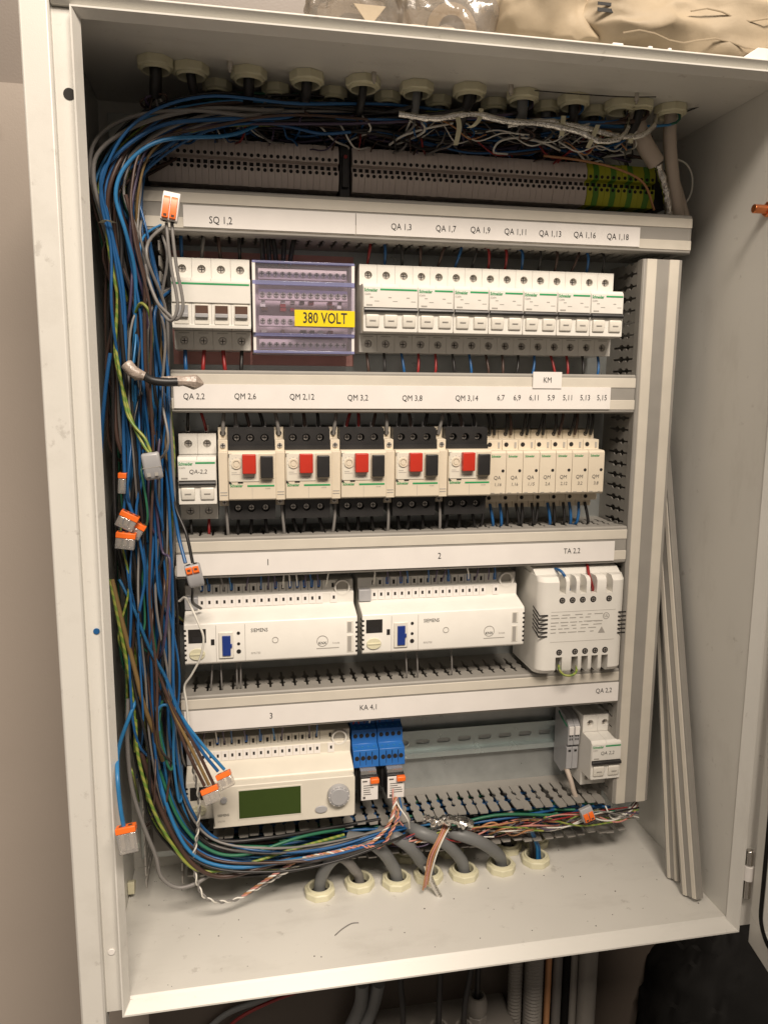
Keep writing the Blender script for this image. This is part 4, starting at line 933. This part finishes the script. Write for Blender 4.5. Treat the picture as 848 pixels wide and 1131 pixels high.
wire(px((176, 850, -86), (198, 905, -94), (230, 938, -100), (270, 944, -98), (330, 925, -84), (380, 915, -66)), 2.0, 'green', 'green wire sweeping round the bottom corner')
wire(px((186, 860, -80), (205, 900, -90), (240, 928, -94), (300, 925, -88), (360, 915, -72), (420, 905, -60)), 2.4, 'black', 'black wire hugging the bottom trunking corner')
# loops
wire(px((184, 840, -98), (175, 800, -106), (176, 782, -108), (186, 780, -108), (192, 800, -106), (192, 840, -104), (198, 885, -98), (202, 870, -94), (197, 830, -88)), 1.6, 'light blue', 'light blue wire coiled in a small loop beside the controller')
wire(px((180, 770, -96), (176, 800, -104), (182, 835, -106), (190, 850, -104), (193, 820, -98), (188, 785, -90)), 1.5, 'green', 'green wire coiled in a small loop beside the controller')
wire(px((150, 345, -100), (156, 335, -108), (165, 345, -110), (168, 370, -106), (166, 400, -98)), 1.6, 'green-yellow', 'short green-yellow loop in the middle of the upper bundle')
# blue wire and orange splice hanging by the lip
wire(px((152, 770, -96), (140, 800, -120), (131, 828, -165), (130, 856, -196), (133, 890, -203), (137, 914, -204)), 2.2, 'light blue', 'light blue wire hanging by the lip to a splice', None)
# white signal wire and twisted pairs
wire(px((198, 664, -92), (205, 660, -98), (212, 672, -102), (220, 690, -106), (225, 705, -106), (222, 725, -104), (212, 745, -98), (204, 758, -92), (206, 775, -92), (208, 795, -92), (210, 815, -96)), 1.3, 'white', 'white wire looping over the front of the first controller')
def twist(P, cols, label, group, r=0.9, R=1.1, pitch=13, k=14):
    pts = spline(P, k); L = 0; acc = [0]
    for a, b in zip(pts, pts[1:]): L += (b-a).length; acc.append(L)
    for q, col in enumerate(cols):
        out = []
        for i, p in enumerate(pts):
            t = (pts[min(i+1, len(pts)-1)]-pts[max(i-1, 0)]).normalized(); a = t.cross(Vector((0, 1, 0.2))).normalized(); b = t.cross(a)
            th = 2*math.pi*acc[i]/pitch + q*2*math.pi/len(cols); out.append(p+a*R*math.cos(th)+b*R*math.sin(th))
        o0 = out[0].copy(); mb = MB(); mb.tube([x_-o0 for x_ in out], r, 6)
        tag(mb.build('wire', W[col], loc=o0, angle=80), col+label, 'wire', group)
twist(px((210, 815, -96), (214, 850, -104), (220, 885, -106), (218, 920, -104), (214, 950, -104), (218, 975, -106), (228, 992, -108), (250, 996, -100), (268, 990, -92), (295, 975, -88), (330, 955, -86)), ('white', 'grey'), ' wire of the twisted pair hanging over the operator panel', 'white green twisted pair', k=16, pitch=16)
twist(px((268, 990, -92), (300, 968, -92), (330, 950, -92), (365, 942, -90), (400, 936, -88), (420, 922, -88), (432, 905, -88), (437, 880, -80)), ('pink', 'white', 'orange'), ' wire of the twisted strand lying across the bottom trunking', 'pink white twisted strand', k=16)
twist(px((360, 944, -88), (395, 935, -90), (420, 935, -90), (432, 918, -90), (440, 900, -84), (434, 884, -70)), ('pink', 'orange'), ' wire of the short twisted pair under the relays', 'short twisted pair', k=14)
wire(px((434, 850, -60), (434, 884, -78), (436, 900, -84), (445, 912, -80)), 1.0, 'pink', 'thin pink wire falling from the blue relay socket')
wire(px((441, 880, -70), (443, 895, -82), (436, 912, -88), (425, 925, -86)), 1.1, 'blue', 'thin blue wire falling from the blue relay socket')
wire(px((436, 880, -70), (440, 890, -80), (450, 905, -86), (452, 915, -80)), 1.0, 'white', 'thin white wire falling from the blue relay socket')
for k, col in enumerate(('orange', 'pink', 'orange', 'white')):
    wire(px((492+k*3, 905, -74), (484+k*2, 925, -92), (474+k*2.5, 945, -98), (470+k*2, 965, -98), (467+k*2.5, 983-k*3, -96)), 1.0, col, 'thin '+col+' conductor of the bunch hanging over the floor glands', 'bunch hanging over the floor glands')
wire(px((470, 955, -92), (476, 972, -94), (484, 988, -96), (492, 1000, -98)), [3.0]*18+[4.2], 'grey', 'foil wrapped cable screen end hanging over the floor', None, m=M['foil'])
random.seed(44)
for j in range(34):   # loose thin conductors lying in the open bottom trunking
    col = random.choice(['white', 'white', 'pink', 'orange', 'grey', 'red', 'green-yellow', 'brown', 'violet', 'black'])
    ua = random.uniform(420, 600); ub = min(ua+random.uniform(60, 200), 705)
    P = []
    for k in range(6):
        u = ua+(ub-ua)*k/5; v = 932-(u-420)*0.118+random.uniform(-9, 8); P.append(at(u, v, random.uniform(-84, -56)))
    wire(P, random.uniform(0.8, 1.2), col, 'thin '+col+' conductor lying loose along the bottom trunking', 'loose conductors along the bottom trunking')
for j in range(44):   # dark wires inside the open trunking
    col = random.choice(['black', 'brown', 'blue', 'black', 'blue', 'green'])
    za = random.uniform(-488, -466); y = random.uniform(-60, -14); xa = random.uniform(20, 200); xb = random.uniform(260, 500)
    thin([(xa+(xb-xa)*k/6, y+random.uniform(-6, 6), za+random.uniform(-7, 7)) for k in range(7)], random.uniform(1.4, 2.4), col)
for i, P in enumerate((((468, 902, -82), (485, 908, -88), (505, 905, -88), (520, 910, -84)), ((476, 911, -84), (495, 904, -90), (512, 911, -88)))):
    pts = spline(px(*P), 8); o0 = pts[0].copy(); random.seed(50+i)
    tag(MB().tube([q-o0 for q in pts], [random.uniform(2.2, 5.5) for _ in pts], 9).build('foil_screen', M['foil'], loc=o0), ('crumpled foil screen lying on the loose conductors', 'second crumpled foil screen under the first one')[i], 'foil')
for k, (P, col) in enumerate(((((640, 893, -70), (660, 905, -80), (680, 905, -78), (700, 892, -66), (706, 880, -50)), 'white'), (((655, 900, -74), (680, 908, -80), (698, 900, -72), (704, 888, -58)), 'pink'), (((600, 903, -80), (640, 912, -84), (675, 908, -80), (698, 903, -66)), 'green-yellow'), (((668, 890, -66), (676, 904, -74), (690, 898, -70), (700, 885, -50)), 'white'), (((690, 900, -62), (700, 890, -60), (706, 878, -50)), 'red'))):
    wire(px(*P), 1.1, col, 'thin '+col+' conductor curling below the vertical trunking', 'conductors below the vertical trunking')
wire(px((625, 848, -40), (630, 862, -48), (634, 876, -52), (640, 890, -54)), 3.0, 'pale', 'pale beige cable below the grey clip terminals')
wire(px((617, 785, -30), (620, 792, -38), (626, 802, -42), (632, 810, -40)), 1.1, 'green', 'thin green wire entering the grey clip terminals')

# ------------------------------------------------------------------ connectors
def lever_connector(label, u, v, y, ang, n=2, body='greyknob', up=True, w1=6.2, L=20.0, lev=1.0, bev=0.7):
    """levers on the front; wire entry at local z = 0"""
    t = thing('lever_connector', label, 'connector', at(u, v, y)); w_ = n*w1+1.6
    MB().prism([(0, 0), (-8, 0.5), (-8.6, 6), (-8.6, L-5), (-5.5, L), (0, L-1)], 'x', -w_/2, w_/2).build('housing', M[body], t, bevel=bev, seg=3)
    for i in range(n):
        x0 = -w_/2+0.8+i*w1
        MB().prism([(-8.3, 1.5), (-10.6, 2.0), (-10.6, (L-8)*lev), (-8.8, (L-4.5)*lev), (-8.3, (L-4.5)*lev)], 'x', x0+0.5, x0+w1-0.5).build('lever', M['orange'], t, bevel=0.4)
        MB().box(x0+1.8, x0+w1-1.8, -10.8, -10.5, 3, 5).build('lever_notch', M['brown_win'], t)
        MB().cyl((x0+w1/2, -4, 0.1), 'z', 2.0, -0.4, 12).build('wire_entry', M['dark'], t)
    t.rotation_euler.y = math.radians(ang); return t
def splice(label, u, v, y, ang, n=2, w1=5.6, tilt=0, L=15.0):
    t = thing('splice_connector', label, 'connector', at(u, v, y)); w_ = n*w1+1
    MB().box(-w_/2, w_/2, -4.5, 4.5, -L, -5).build('clear_housing', M['clear'], t, bevel=0.8)
    MB().box(-w_/2-0.2, w_/2+0.2, -4.8, 4.8, -5, 0).build('orange_face', M['orange'], t, bevel=0.5)
    for i in range(n):
        x = -w_/2+0.5+(i+0.5)*w1
        MB().box(x-1.6, x+1.6, -3, 3, -L+3, -5.1).build('spring_clip', M['steel'], t, bevel=0.3)
        MB().cyl((x, 0, 0.05), 'z', 1.9, 0.3, 12).build('wire_entry', M['brown_win'], t)
    t.rotation_euler = (math.radians(tilt), math.radians(ang), 0); return t
lever_connector('pale lever connector with two orange levers above the grey looped pair', 187, 246, -122, 9, 2, 'lab', L=24)
lever_connector('grey lever connector with orange levers hanging before the third trunking', 212, 622, -116, 168, 2, 'greyknob', L=22, lev=0.5, bev=1.6)
t = lever_connector('light grey splice connector at the end of the green-yellow wires', 166, 499, -120, 172, 2, 'greyknob', L=25, w1=7, bev=2.4)
MB().box(-4.5, -1.5, -9.0, -8.5, 18, 21).box(2.0, 5.0, -9.0, -8.5, 18, 21).build('test_slot', M['print'], t)['kind'] = 'stuff'
MB().box(-8.0, 8.0, -8.8, -8.5, 13, 13.5).build('seam', M['print'], t)
for c in list(t.children):
    if c.name.split('.')[0] in ('lever', 'lever_notch'): bpy.data.objects.remove(c)
splice('clear splice with orange face uppermost in the cluster of splices', 145, 567, -114, 28, 3, 5.2)
splice('clear splice with orange face lowest in the cluster of splices', 140, 588, -118, 8, 3, 5.2)
splice('clear splice with orange face hidden deepest in the cluster of splices', 156, 578, -108, 30, 2, 5.2)
splice('small clear splice with orange face above the cluster of splices', 136, 522, -100, 4, 1, 6, L=19)
splice('clear splice with orange face on the blue pair over the controller', 246, 853, -126, -22, 2, 6.2, -20)
splice('clear splice with orange face on the brown wires over the operator panel', 231, 869, -128, -20, 3, 5.0, -20)
splice('clear splice with bright orange face hanging by the enclosure lip', 139, 912, -204, -8, 2, 7.4, -10, 22)
lever_connector('grey lever connector with orange levers lying on the bottom trunking', 648, 903, -84, -20, 2, 'greyknob', L=16)
# taped joint with crumpled clear end
wire(px((140, 402, -118), (148, 411, -120), (160, 416, -120)), [5.2, 5.6, 5.4, 5.6, 5.2, 5.6, 5.0, 5.4, 5.2, 5.0, 4.6, 4.2, 4.0], 'grey', 'wire joint wrapped in dull clear tape beside the bundle', None, 'joint', 'taped_joint', k=6, n=10, m=M['tape'])
wire(px((158, 414, -118), (168, 420, -122), (182, 422, -122), (196, 422, -120)), 3.8, 'black', 'black taped wire crossing the end of the second trunking', None, 'wire', 'taped_wire', n=10)
pts = spline(px((178, 421, -118), (192, 421, -118), (205, 421, -116), (215, 422, -114), (225, 424, -112)), 5); o0 = pts[0].copy(); random.seed(9)
rr = [3.6, 4.2, 4.0, 4.6, 4.2, 4.6, 4.2, 4.8, 4.4, 4.2, 4.8, 5.2, 5.8, 6.2, 6.6, 6.8, 6.2, 5.2, 4.0, 2.6, 1.0]
tag(MB().tube([q-o0 for q in pts], rr, 8).build('tape_wrap', M['tape'], loc=o0, angle=20), 'crumpled translucent tape end lying on the second trunking', 'tape')
# ties
for k, (P) in enumerate((((505, 128, -96), (507, 140, -98), (505, 152, -98), (503, 160, -97)), ((531, 120, -96), (530, 130, -98), (524, 138, -98), (518, 141, -94)), ((622, 128, -96), (621, 140, -98), (620, 150, -96)), ((660, 138, -98), (655, 150, -100), (649, 163, -98)), ((697, 148, -96), (696, 158, -96)), ((112, 246, -112), (118, 243, -116), (126, 246, -114)))):
    pts = spline(px(*P), 4); o0 = pts[0].copy(); mb = MB(); q = [p-o0 for p in pts]
    vs = []; 
    for p in q: vs += [p+Vector((-2.2, -0.5, 0)), p+Vector((2.2, -0.5, 0)), p+Vector((2.2, 0.7, 0)), p+Vector((-2.2, 0.7, 0))]
    n_ = len(q); fs = [(i*4+a, i*4+(a+1) % 4, (i+1)*4+(a+1) % 4, (i+1)*4+a) for i in range(n_-1) for a in range(4)]+[(0, 1, 2, 3), ((n_-1)*4, (n_-1)*4+1, (n_-1)*4+2, (n_-1)*4+3)]
    mb.add(vs, fs); o = mb.build('cable_tie', M['nylon'], loc=o0)
    tag(o, 'white cable tie end hanging from the screened cable' if k < 5 else 'white cable tie round the wires beside the top trunking', 'cable tie', 'cable ties above the terminals' if k < 5 else None)
# screened cables and pale cables in the upper right corner
def foil(P, r, label):
    pts = spline(px(*P), 8); o0 = pts[0].copy(); tag(MB().tube([q-o0 for q in pts], [r*random.uniform(0.8, 1.15) for _ in pts], 9).build('foil_cable', M['foil'], loc=o0), label, 'cable')
foil(((440, 126, -94), (480, 131, -94), (520, 126, -96), (560, 134, -96), (600, 137, -96), (640, 146, -98), (662, 156, -98), (684, 152, -96), (693, 138, -90), (690, 124, -82)), 3.0, 'foil screened cable strung across below the ceiling glands')
foil(((560, 138, -90), (600, 134, -92), (640, 140, -92), (680, 150, -94), (706, 150, -94), (722, 138, -90), (726, 122, -82)), 2.8, 'second foil screened cable bending up to the corner gland')
foil(((726, 182, -70), (732, 200, -66), (736, 218, -62), (738, 240, -56)), 4.0, 'bare foil braid of the pale cable beside the earth terminals')
cable(px((700, 118, -80), (702, 135, -78), (712, 160, -74), (724, 180, -70)), 8.5, 'pale', 'thick pale cable stripped to its braid beside the earth terminals', None)
cable(px((741, 118, -80), (739, 150, -74), (742, 190, -66), (748, 240, -52)), 6.4, 'pale', 'pale cable dropping straight from the corner gland', None)
cable(px((742, 190, -56), (750, 215, -50), (758, 245, -44)), 4.4, 'pale', 'thin pale cable behind the straight pale cable', None)
wire(px((748, 176, -50), (758, 182, -48), (764, 196, -46), (762, 215, -44), (752, 230, -44)), 1.2, 'white', 'white wire looping beside the pale cables')
wire(px((560, 170, -60), (545, 168, -70), (552, 156, -78), (575, 152, -80), (600, 158, -76), (618, 166, -64)), 1.2, 'white', 'white wire making a loop over the terminal bank')
wire(px((600, 172, -60), (640, 177, -66), (680, 186, -70), (710, 202, -70), (722, 232, -60)), 1.4, 'orange', 'orange wire arching across the earth terminals')
wire(px((430, 160, -60), (445, 150, -74), (470, 142, -80), (500, 136, -80)), 1.2, 'white', 'white wire slanting up from the terminals to the ties')
wire(px((755, 124, -84), (768, 119, -90), (779, 114, -96)), 1.0, 'black', 'stiff black tie tail poking out beside the corner gland')
wire(px((590, 100, -112), (640, 104, -112), (690, 107, -112), (724, 107, -112)), 0.6, 'black', 'thin black line of sealant along the enclosure ceiling')

# ------------------------------------------------------------------ short wires between trunking and devices
random.seed(61)
def drop(x, za, ya, zb, yb, col, r, label, group, ferrule=None):
    dx = random.uniform(-5, 5)
    P = [(x+dx*1.6, ya+18, za+(4 if za > zb else -4)), (x+dx, ya, za), (x+dx*0.4, (ya+yb)/2-3, (za+zb)/2), (x, yb, zb)]
    o = wire(P, r, col, label, group, k=4, n=7)
    if ferrule:
        z0, z1 = (zb, zb+7) if za > zb else (zb-7, zb)
        fo = MB().cyl((0, 0, 0), 'z', r+0.7, z1-z0, 10).build('ferrule', M[ferrule], o); fo.location = Vector((x, yb, z0))*S-o.location
    return o
for i in range(4):
    drop(23+9+18*i, 150, -50, 129, -40, ('blue', 'grey', 'brown', 'black')[i], 2.0, 'short '+('blue', 'grey', 'brown', 'black')[i]+' wire from trunking into the top of the four pole switch', None)
    drop(23+9+18*i, 24, -46, 47, -40, ('blue', 'red', 'red', 'black')[i], 2.2, 'short '+('blue', 'red', 'red', 'black')[i]+' wire leaving the bottom of the four pole switch', 'wires under the four pole switch')
for i in range(5): drop(108+i*6.4, 151, -52, 127, -42, 'black', 2.8, 'thick black wire feeding the top of the violet distribution block', 'feeds of the distribution block', None)
cy = ['red', 'brown', 'black', 'blue', 'brown', 'red', 'black', 'blue']
for i in range(15):
    x = 201.3+9+18*i
    c = cy[(i*3) % 8]; drop(x, 150, -50, 129, -40, c, 1.6, 'short '+c+' wire from trunking into the long breaker row', 'wires into the long breaker row')
    c = cy[(i*5+1) % 8]; drop(x, 24, -46, 47, -40, c, 1.6, 'short '+c+' wire below the long breaker row', 'wires under the long breaker row')
for i in range(2):
    drop(32+18*i, -14, -48, -34, -40, ('black', 'red')[i], 1.7, ('black', 'red')[i]+' wire into the top of the handwritten breaker', None, 'lab')
    drop(32+18*i, -136, -46, -119, -40, ('black', 'red')[i], 1.7, ('black', 'red')[i]+' wire below the handwritten breaker', None)
for g, gx in enumerate(GX):
    for j, xx in enumerate((8.4, 21.4, 35.2)):
        c = ('grey', 'brown', 'black') if g < 2 else ('red', 'red', 'brown') if g == 2 else ('black', 'brown', 'black')
        drop(gx+xx, -14, -52, -30.5, -52, c[j], 2.0, 'short '+c[j]+' wire into the top of the motor starters', 'wires into the motor starters', 'greyknob')
        drop(gx+xx, -136, -50, -118, -50, 'black', 2.0, 'short black wire below the motor starters', 'wires below the motor starters')
    drop(gx-4.6, -14, -56, -36, -56, 'grey', 2.2, 'grey wire into a slim contact block beside a motor starter', 'contact block wires')
    drop(gx-3, -137, -58, -104, -60, 'grey', 1.8, 'grey wire below a slim contact block', 'lower contact block wires')
for i, x in enumerate(RX):
    drop(x+8, -14, -46, -36, -46, 'black', 1.8, 'short black wire into the top of the slim relays', 'wires into the slim relays')
    drop(x+13, -14, -46, -38, -46, random.choice(['black', 'brown']), 1.8, 'short dark wire into the upper side of the slim relays', 'second wires into the slim relays')
    for d in (4, 11): drop(x+d, -136, -46, -112, -44, random.choice(['black', 'blue', 'black']), 1.9, 'short dark wire below the slim relays', 'wires below the slim relays')
for x0, zt in ((24, -175), (201, -175), (20.5, -336)):
    for i in range(19):
        if random.random() < (0.62 if zt > -300 else 0.55):
            c = random.choice(['violet', 'blue', 'violet', 'light blue', 'white', 'grey'])
            drop(x0+13+i*7.45+3.6, zt, -52, zt-19.5 if zt > -300 else zt-24, -47, c, 1.0, 'thin '+c+' wire into the clamps of a controller', 'thin wires into the controllers', 'blue_sock' if random.random() < 0.5 else None)
for x in (50, 58, 74, 78, 250, 262, 300): drop(x, -297, -58, -262, -60, 'grey', 1.0, 'thin grey wire below the controllers', 'thin wires below the controllers')
for x, c in ((197, 'red'), (203, 'red'), (209, 'violet'), (215, 'white'), (226, 'violet'), (234, 'blue'), (241, 'violet')): drop(x, -337, -52, -352, -41, c, 1.2, 'thin '+c+' wire into the blue relay sockets', 'thin wires into the relay sockets')
wire(px((606, 628, -50), (618, 630, -78), (625, 640, -84), (628, 652, -82)), 1.9, 'blue', 'dark blue wire into the top of the transformer')
wire(px((648, 622, -60), (650, 634, -80), (653, 645, -84), (655, 655, -80)), 2.0, 'red', 'red wire into the top of the transformer')
wire(px((618, 730, -80), (617, 738, -88), (622, 745, -92), (630, 746, -94), (636, 742, -92), (636, 732, -82)), 1.5, 'green-yellow', 'green-yellow jumper looped under the transformer')
wire(px((618, 742, -86), (618, 733, -84), (619, 727, -78)), 2.4, 'grey', 'grey wire end under the transformer')

# ------------------------------------------------------------------ things lying on top of the enclosure
def crumple(w_, d_, h_, seed, amp, nu=110, nv=56, pw=0.6, frq=0.022):
    from mathutils import noise
    mb = MB(); vs = []
    for j in range(nv+1):
        ph = -math.pi/2+math.pi*j/nv
        for i in range(nu):
            th = 2*math.pi*i/nu
            sg = lambda v, p: math.copysign(abs(v)**p, v)
            p = Vector((w_/2*sg(math.cos(ph), pw)*sg(math.cos(th), pw), d_/2*sg(math.cos(ph), pw)*sg(math.sin(th), pw), h_/2*sg(math.sin(ph), 0.8)))
            n1 = noise.noise_vector(p*frq+Vector((seed*7.1, seed, 0))); n2 = noise.noise_vector(p*frq*3+Vector((seed, 3, 1)))
            n3 = noise.noise(Vector((p.x*0.05, p.y*0.05+p.z*0.09, seed*3.3))); n4 = abs(noise.noise(Vector((p.x*0.035+p.z*0.05, p.y*0.05, seed*1.7))))
            p += n1*amp+n2*amp*0.3; p *= 1+0.05*amp/11*(n3-1.6*n4); p.z = max(p.z, -h_/2); vs.append(p+Vector((0, 0, h_/2)))
    fs = [(j*nu+i, j*nu+(i+1) % nu, (j+1)*nu+(i+1) % nu, (j+1)*nu+i) for j in range(nv) for i in range(nu)]
    return mb.add(vs, fs)
TOP = LZ1+14.3
o = crumple(330, 120, 62, 1, 11).build('paper_packet', M['paper'], loc=(520, -125, TOP), angle=75); pk = tag(o, 'long crumpled brown paper packet on top of the enclosure', 'packet')
o = crumple(300, 90, 40, 5, 9).build('paper_packet', M['paper'], loc=(545, -60, TOP+52), angle=75); tag(o, 'brown paper packet lying on the long crumpled one', 'packet')
o = crumple(105, 110, 58, 2, 12).build('paper_pouch', M['paper'], loc=(350, -120, TOP), angle=75); tag(o, 'smaller crumpled paper pouch with printed marks on the enclosure top', 'pouch')
for q in range(2): MB().tube([(-120+q*60+i*14, -60-1.2*math.sin(i), 12+q*22+3*math.sin(i*1.3)) for i in range(14)], 0.7, 5).build('fold_seam', M['paper'], pk)
o2 = MB().box(0, 14, -0.4, 0, 0, 3).box(0, 12, -0.4, 0, 5, 7.4).build('printed_mark', M['ink'], o, (30, -57, 30))
o = crumple(90, 90, 62, 3, 12).build('clear_bag', M['film'], loc=(258, -125, TOP), angle=60); tag(o, 'clear plastic bag holding a brown coil on the enclosure top', 'bag')
mb = MB().lathe((0, 0, 0), 'y', [(12, -9), (22, -9), (22, 9), (12, 9)], 28); o = mb.build('brown_coil', M['paper'], loc=(268, -125, TOP+24)); tag(o, 'brown coil inside the clear bag', 'coil')
o = crumple(80, 80, 60, 4, 12).build('clear_bag', M['film'], loc=(180, -120, TOP), angle=60); tag(o, 'clear plastic bag with dark contents on the enclosure top', 'bag')
o = crumple(50, 50, 34, 8, 6, 24, 14).build('dark_fittings', M['pipe'], loc=(192, -112, TOP+4), angle=25); tag(o, 'dark lump of fittings inside the clear bag', 'fittings')
o = MB().prism([(0, 0), (26, 0), (13, -16)], 'y', -1, 0).build('paper_tag', M['paper'], loc=(178, -166, TOP+22)); tag(o, 'small folded paper tag on the clear bag', 'tag')
for k, (x, dx) in enumerate(((420, 12), (452, 5), (470, 4))):
    o = MB().box(0, dx*0.8, -6, 0, 0, 3).build('white_chip', M['lab'], loc=(x-30, -182, TOP), bevel=0.8); tag(o, 'small white plastic chip on the front top edge', 'chip', 'white chips on the enclosure top')
o = MB().prism([(0, 0), (24, 0), (24, 9), (14, 9)], 'y', -10, 0).build('white_bracket', M['lab'], loc=(508, -180, TOP), bevel=0.5); tag(o, 'white plastic bracket under the end of the paper packet', 'bracket')
o = MB().tube([(0, 0, 0), (6, 0, 60), (14, 0, 180)], 9, 14).build('black_post', M['black'], loc=(318, -20, TOP)); tag(o, 'black tubular post standing behind the paper pouch', 'post')
for k, z in enumerate((50, 78)):
    o = MB().box(0, 160, 0, 8, 0, 8).build('shelf_bar', M['steel'], loc=(262, 0, TOP+z), bevel=1); tag(o, ('lower', 'upper')[k]+' steel shelf bar behind the black post', 'bar')
# ------------------------------------------------------------------ below the enclosure
mb = MB().box(-2500, 2500, -3000, 18, -1320, -1300); tag(mb.build('floor', M['pipe']), 'dark room floor', 'floor', kind='structure')
jb = thing('junction_box', 'pale grey junction box with glands on the wall below the enclosure', 'junction box', (320, 17, -960))
MB().box(-90, 80, -110, 0, 0, 200).build('body', M['boxgrey'], jb, bevel=4, seg=3)
for k, (u, v, y) in enumerate(((445, 1105, -60), (485, 1103, -60), (513, 1110, -66), (527, 1092, -25))):
    p = at(u, v, y); g = thing('cable_gland', 'pale cable gland on the junction box lid, '+('beside the wall hose', 'second along', 'third along', 'nearest the wall')[k], 'cable gland', (p.x, p.y, -760), 'glands on the junction box')
    MB().cyl((0, 0, 0), 'z', 13, 12, 6).build('base_nut', M['boxgrey'], g, bevel=1)
    MB().lathe((0, 0, 12), 'z', [(7.5, 0), (11, 0), (12.5, 3), (12.5, 16), (10, 24), (7.5, 24)], 20).build('dome_nut', M['boxgrey'], g)
    cable([(p.x, p.y, -745), (p.x, p.y, -700), (p.x+random.uniform(-10, 10), p.y+8, -640), (p.x+random.uniform(-15, 15), p.y, -534)], 3.4, 'black', 'black cable between the junction box and the enclosure bottom', 'cables below the enclosure')
def hose(u, y, r, m, label, rib=True, v=1100):
    p = at(u, v, y); z0, z1 = -1250, -534; n = int((z1-z0)/2.4) if rib else 8
    pts = [(0, 0, (z1-z0)*i/n) for i in range(n+1)]; rr = [r*(1.0 if i % 2 else 0.86) for i in range(n+1)] if rib else r
    tag(MB().tube(pts, rr, 16).build('corrugated_conduit' if rib else 'conduit', m, loc=(p.x, p.y, z0)), label, 'conduit')
hose(568, -20, 9, M['boxgrey'], 'corrugated grey conduit nearest the junction box')
hose(588, -24, 12, M['boxgrey'], 'wider corrugated grey conduit beside the orange cable')
hose(604, -18, 4, W['orange'], 'orange cable running down between the conduits', False)
hose(614, -16, 6, M['pipe'], 'grey cable running down past the orange cable', False)
hose(624, -14, 5, M['rubber'], 'black cable running down between grey conduits', False)
hose(632, -16, 5, M['boxgrey'], 'slim grey conduit beside the wide plain pipe', False)
hose(647, -20, 12, M['boxgrey'], 'wide plain grey pipe below the enclosure', False)
wire(px((400, 1085, -30), (398, 1110, -20), (385, 1140, -10), (370, 1180, 0)), 8, 'cable', 'thick grey hose bending away left of the junction box', None, 'hose', 'hose', n=12)
wire(px((418, 1085, -30), (412, 1110, -20), (400, 1140, -14), (390, 1180, -6)), 8, 'cable', 'second thick grey hose beside the junction box', None, 'hose', 'hose', n=12)
wire(px((350, 1088, 4), (300, 1106, 6), (262, 1126, 8), (240, 1150, 8)), 2.5, 'red', 'dark red wire sloping along the wall below the enclosure')
wire(px((340, 1084, 4), (290, 1104, 6), (250, 1120, 8), (220, 1146, 8)), 3.5, 'cable', 'grey cable sloping along the wall below the enclosure', None, 'cable', 'cable')
o = crumple(260, 170, 600, 6, 9, 64, 48, 0.75, 0.008).build('black_bag', M['rubber'], loc=(565, -150, -1299), angle=60); tag(o, 'full black bag standing below the conduits', 'bag')
o = crumple(220, 160, 640, 9, 9, 64, 48, 0.75, 0.008).build('black_bag', M['rubber'], loc=(690, -20, -1299), angle=60); tag(o, 'taller black bag standing behind the other one', 'bag')
# added pale strip standing in for lamp sheen on the glossy wall
o = MB().box(0, 1500, -6, 0, 0, 14).build('sheen_strip', M['wall_sheen'], loc=(-1640, 17.6, 248), bevel=2); tag(o, 'added pale strip for the lamp sheen on the wall beside the enclosure', 'rail')
# offcuts and dust on the enclosure floor
wire([at_z(370, 1033, Z0+1), at_z(378, 1026, Z0+1), at_z(388, 1020, Z0+1), at_z(396, 1019, Z0+1)], 0.6, 'grey', 'short wire offcut lying on the enclosure floor')
random.seed(77)
mb = MB()
for j in range(70):
    x, y = random.uniform(X0+10, X1-10), random.uniform(F+6, -10); r = random.uniform(0.3, 0.9)
    mb.cyl((x, y, Z0+0.05), 'z', r, 0.3, 5)
o = mb.build('dust', M['pencil']); tag(o, 'dark specks of dust scattered over the enclosure floor', 'dust', kind='stuff')
o = MB().prism([(0, 0), (8, 2), (14, 7), (8, 12), (0, 14)], 'x', 0, 7).build('plastic_plug', M['nylon'], loc=(X0+0.3, -44, Z0+6), bevel=0.6); tag(o, 'cream plastic plug on the side wall near the floor', 'plug')

o = STUFF.build('wire_tangle', [W[c] for c in STUFF_COLS], angle=80); tag(o, 'tangle of dark thin wires above the terminals and inside the open trunking', 'wires', kind='stuff')

flush_texts()
for x, wh in MOTORS: dup(g0, (x, 0, -74.5), 'motor starter with red and black buttons '+wh)
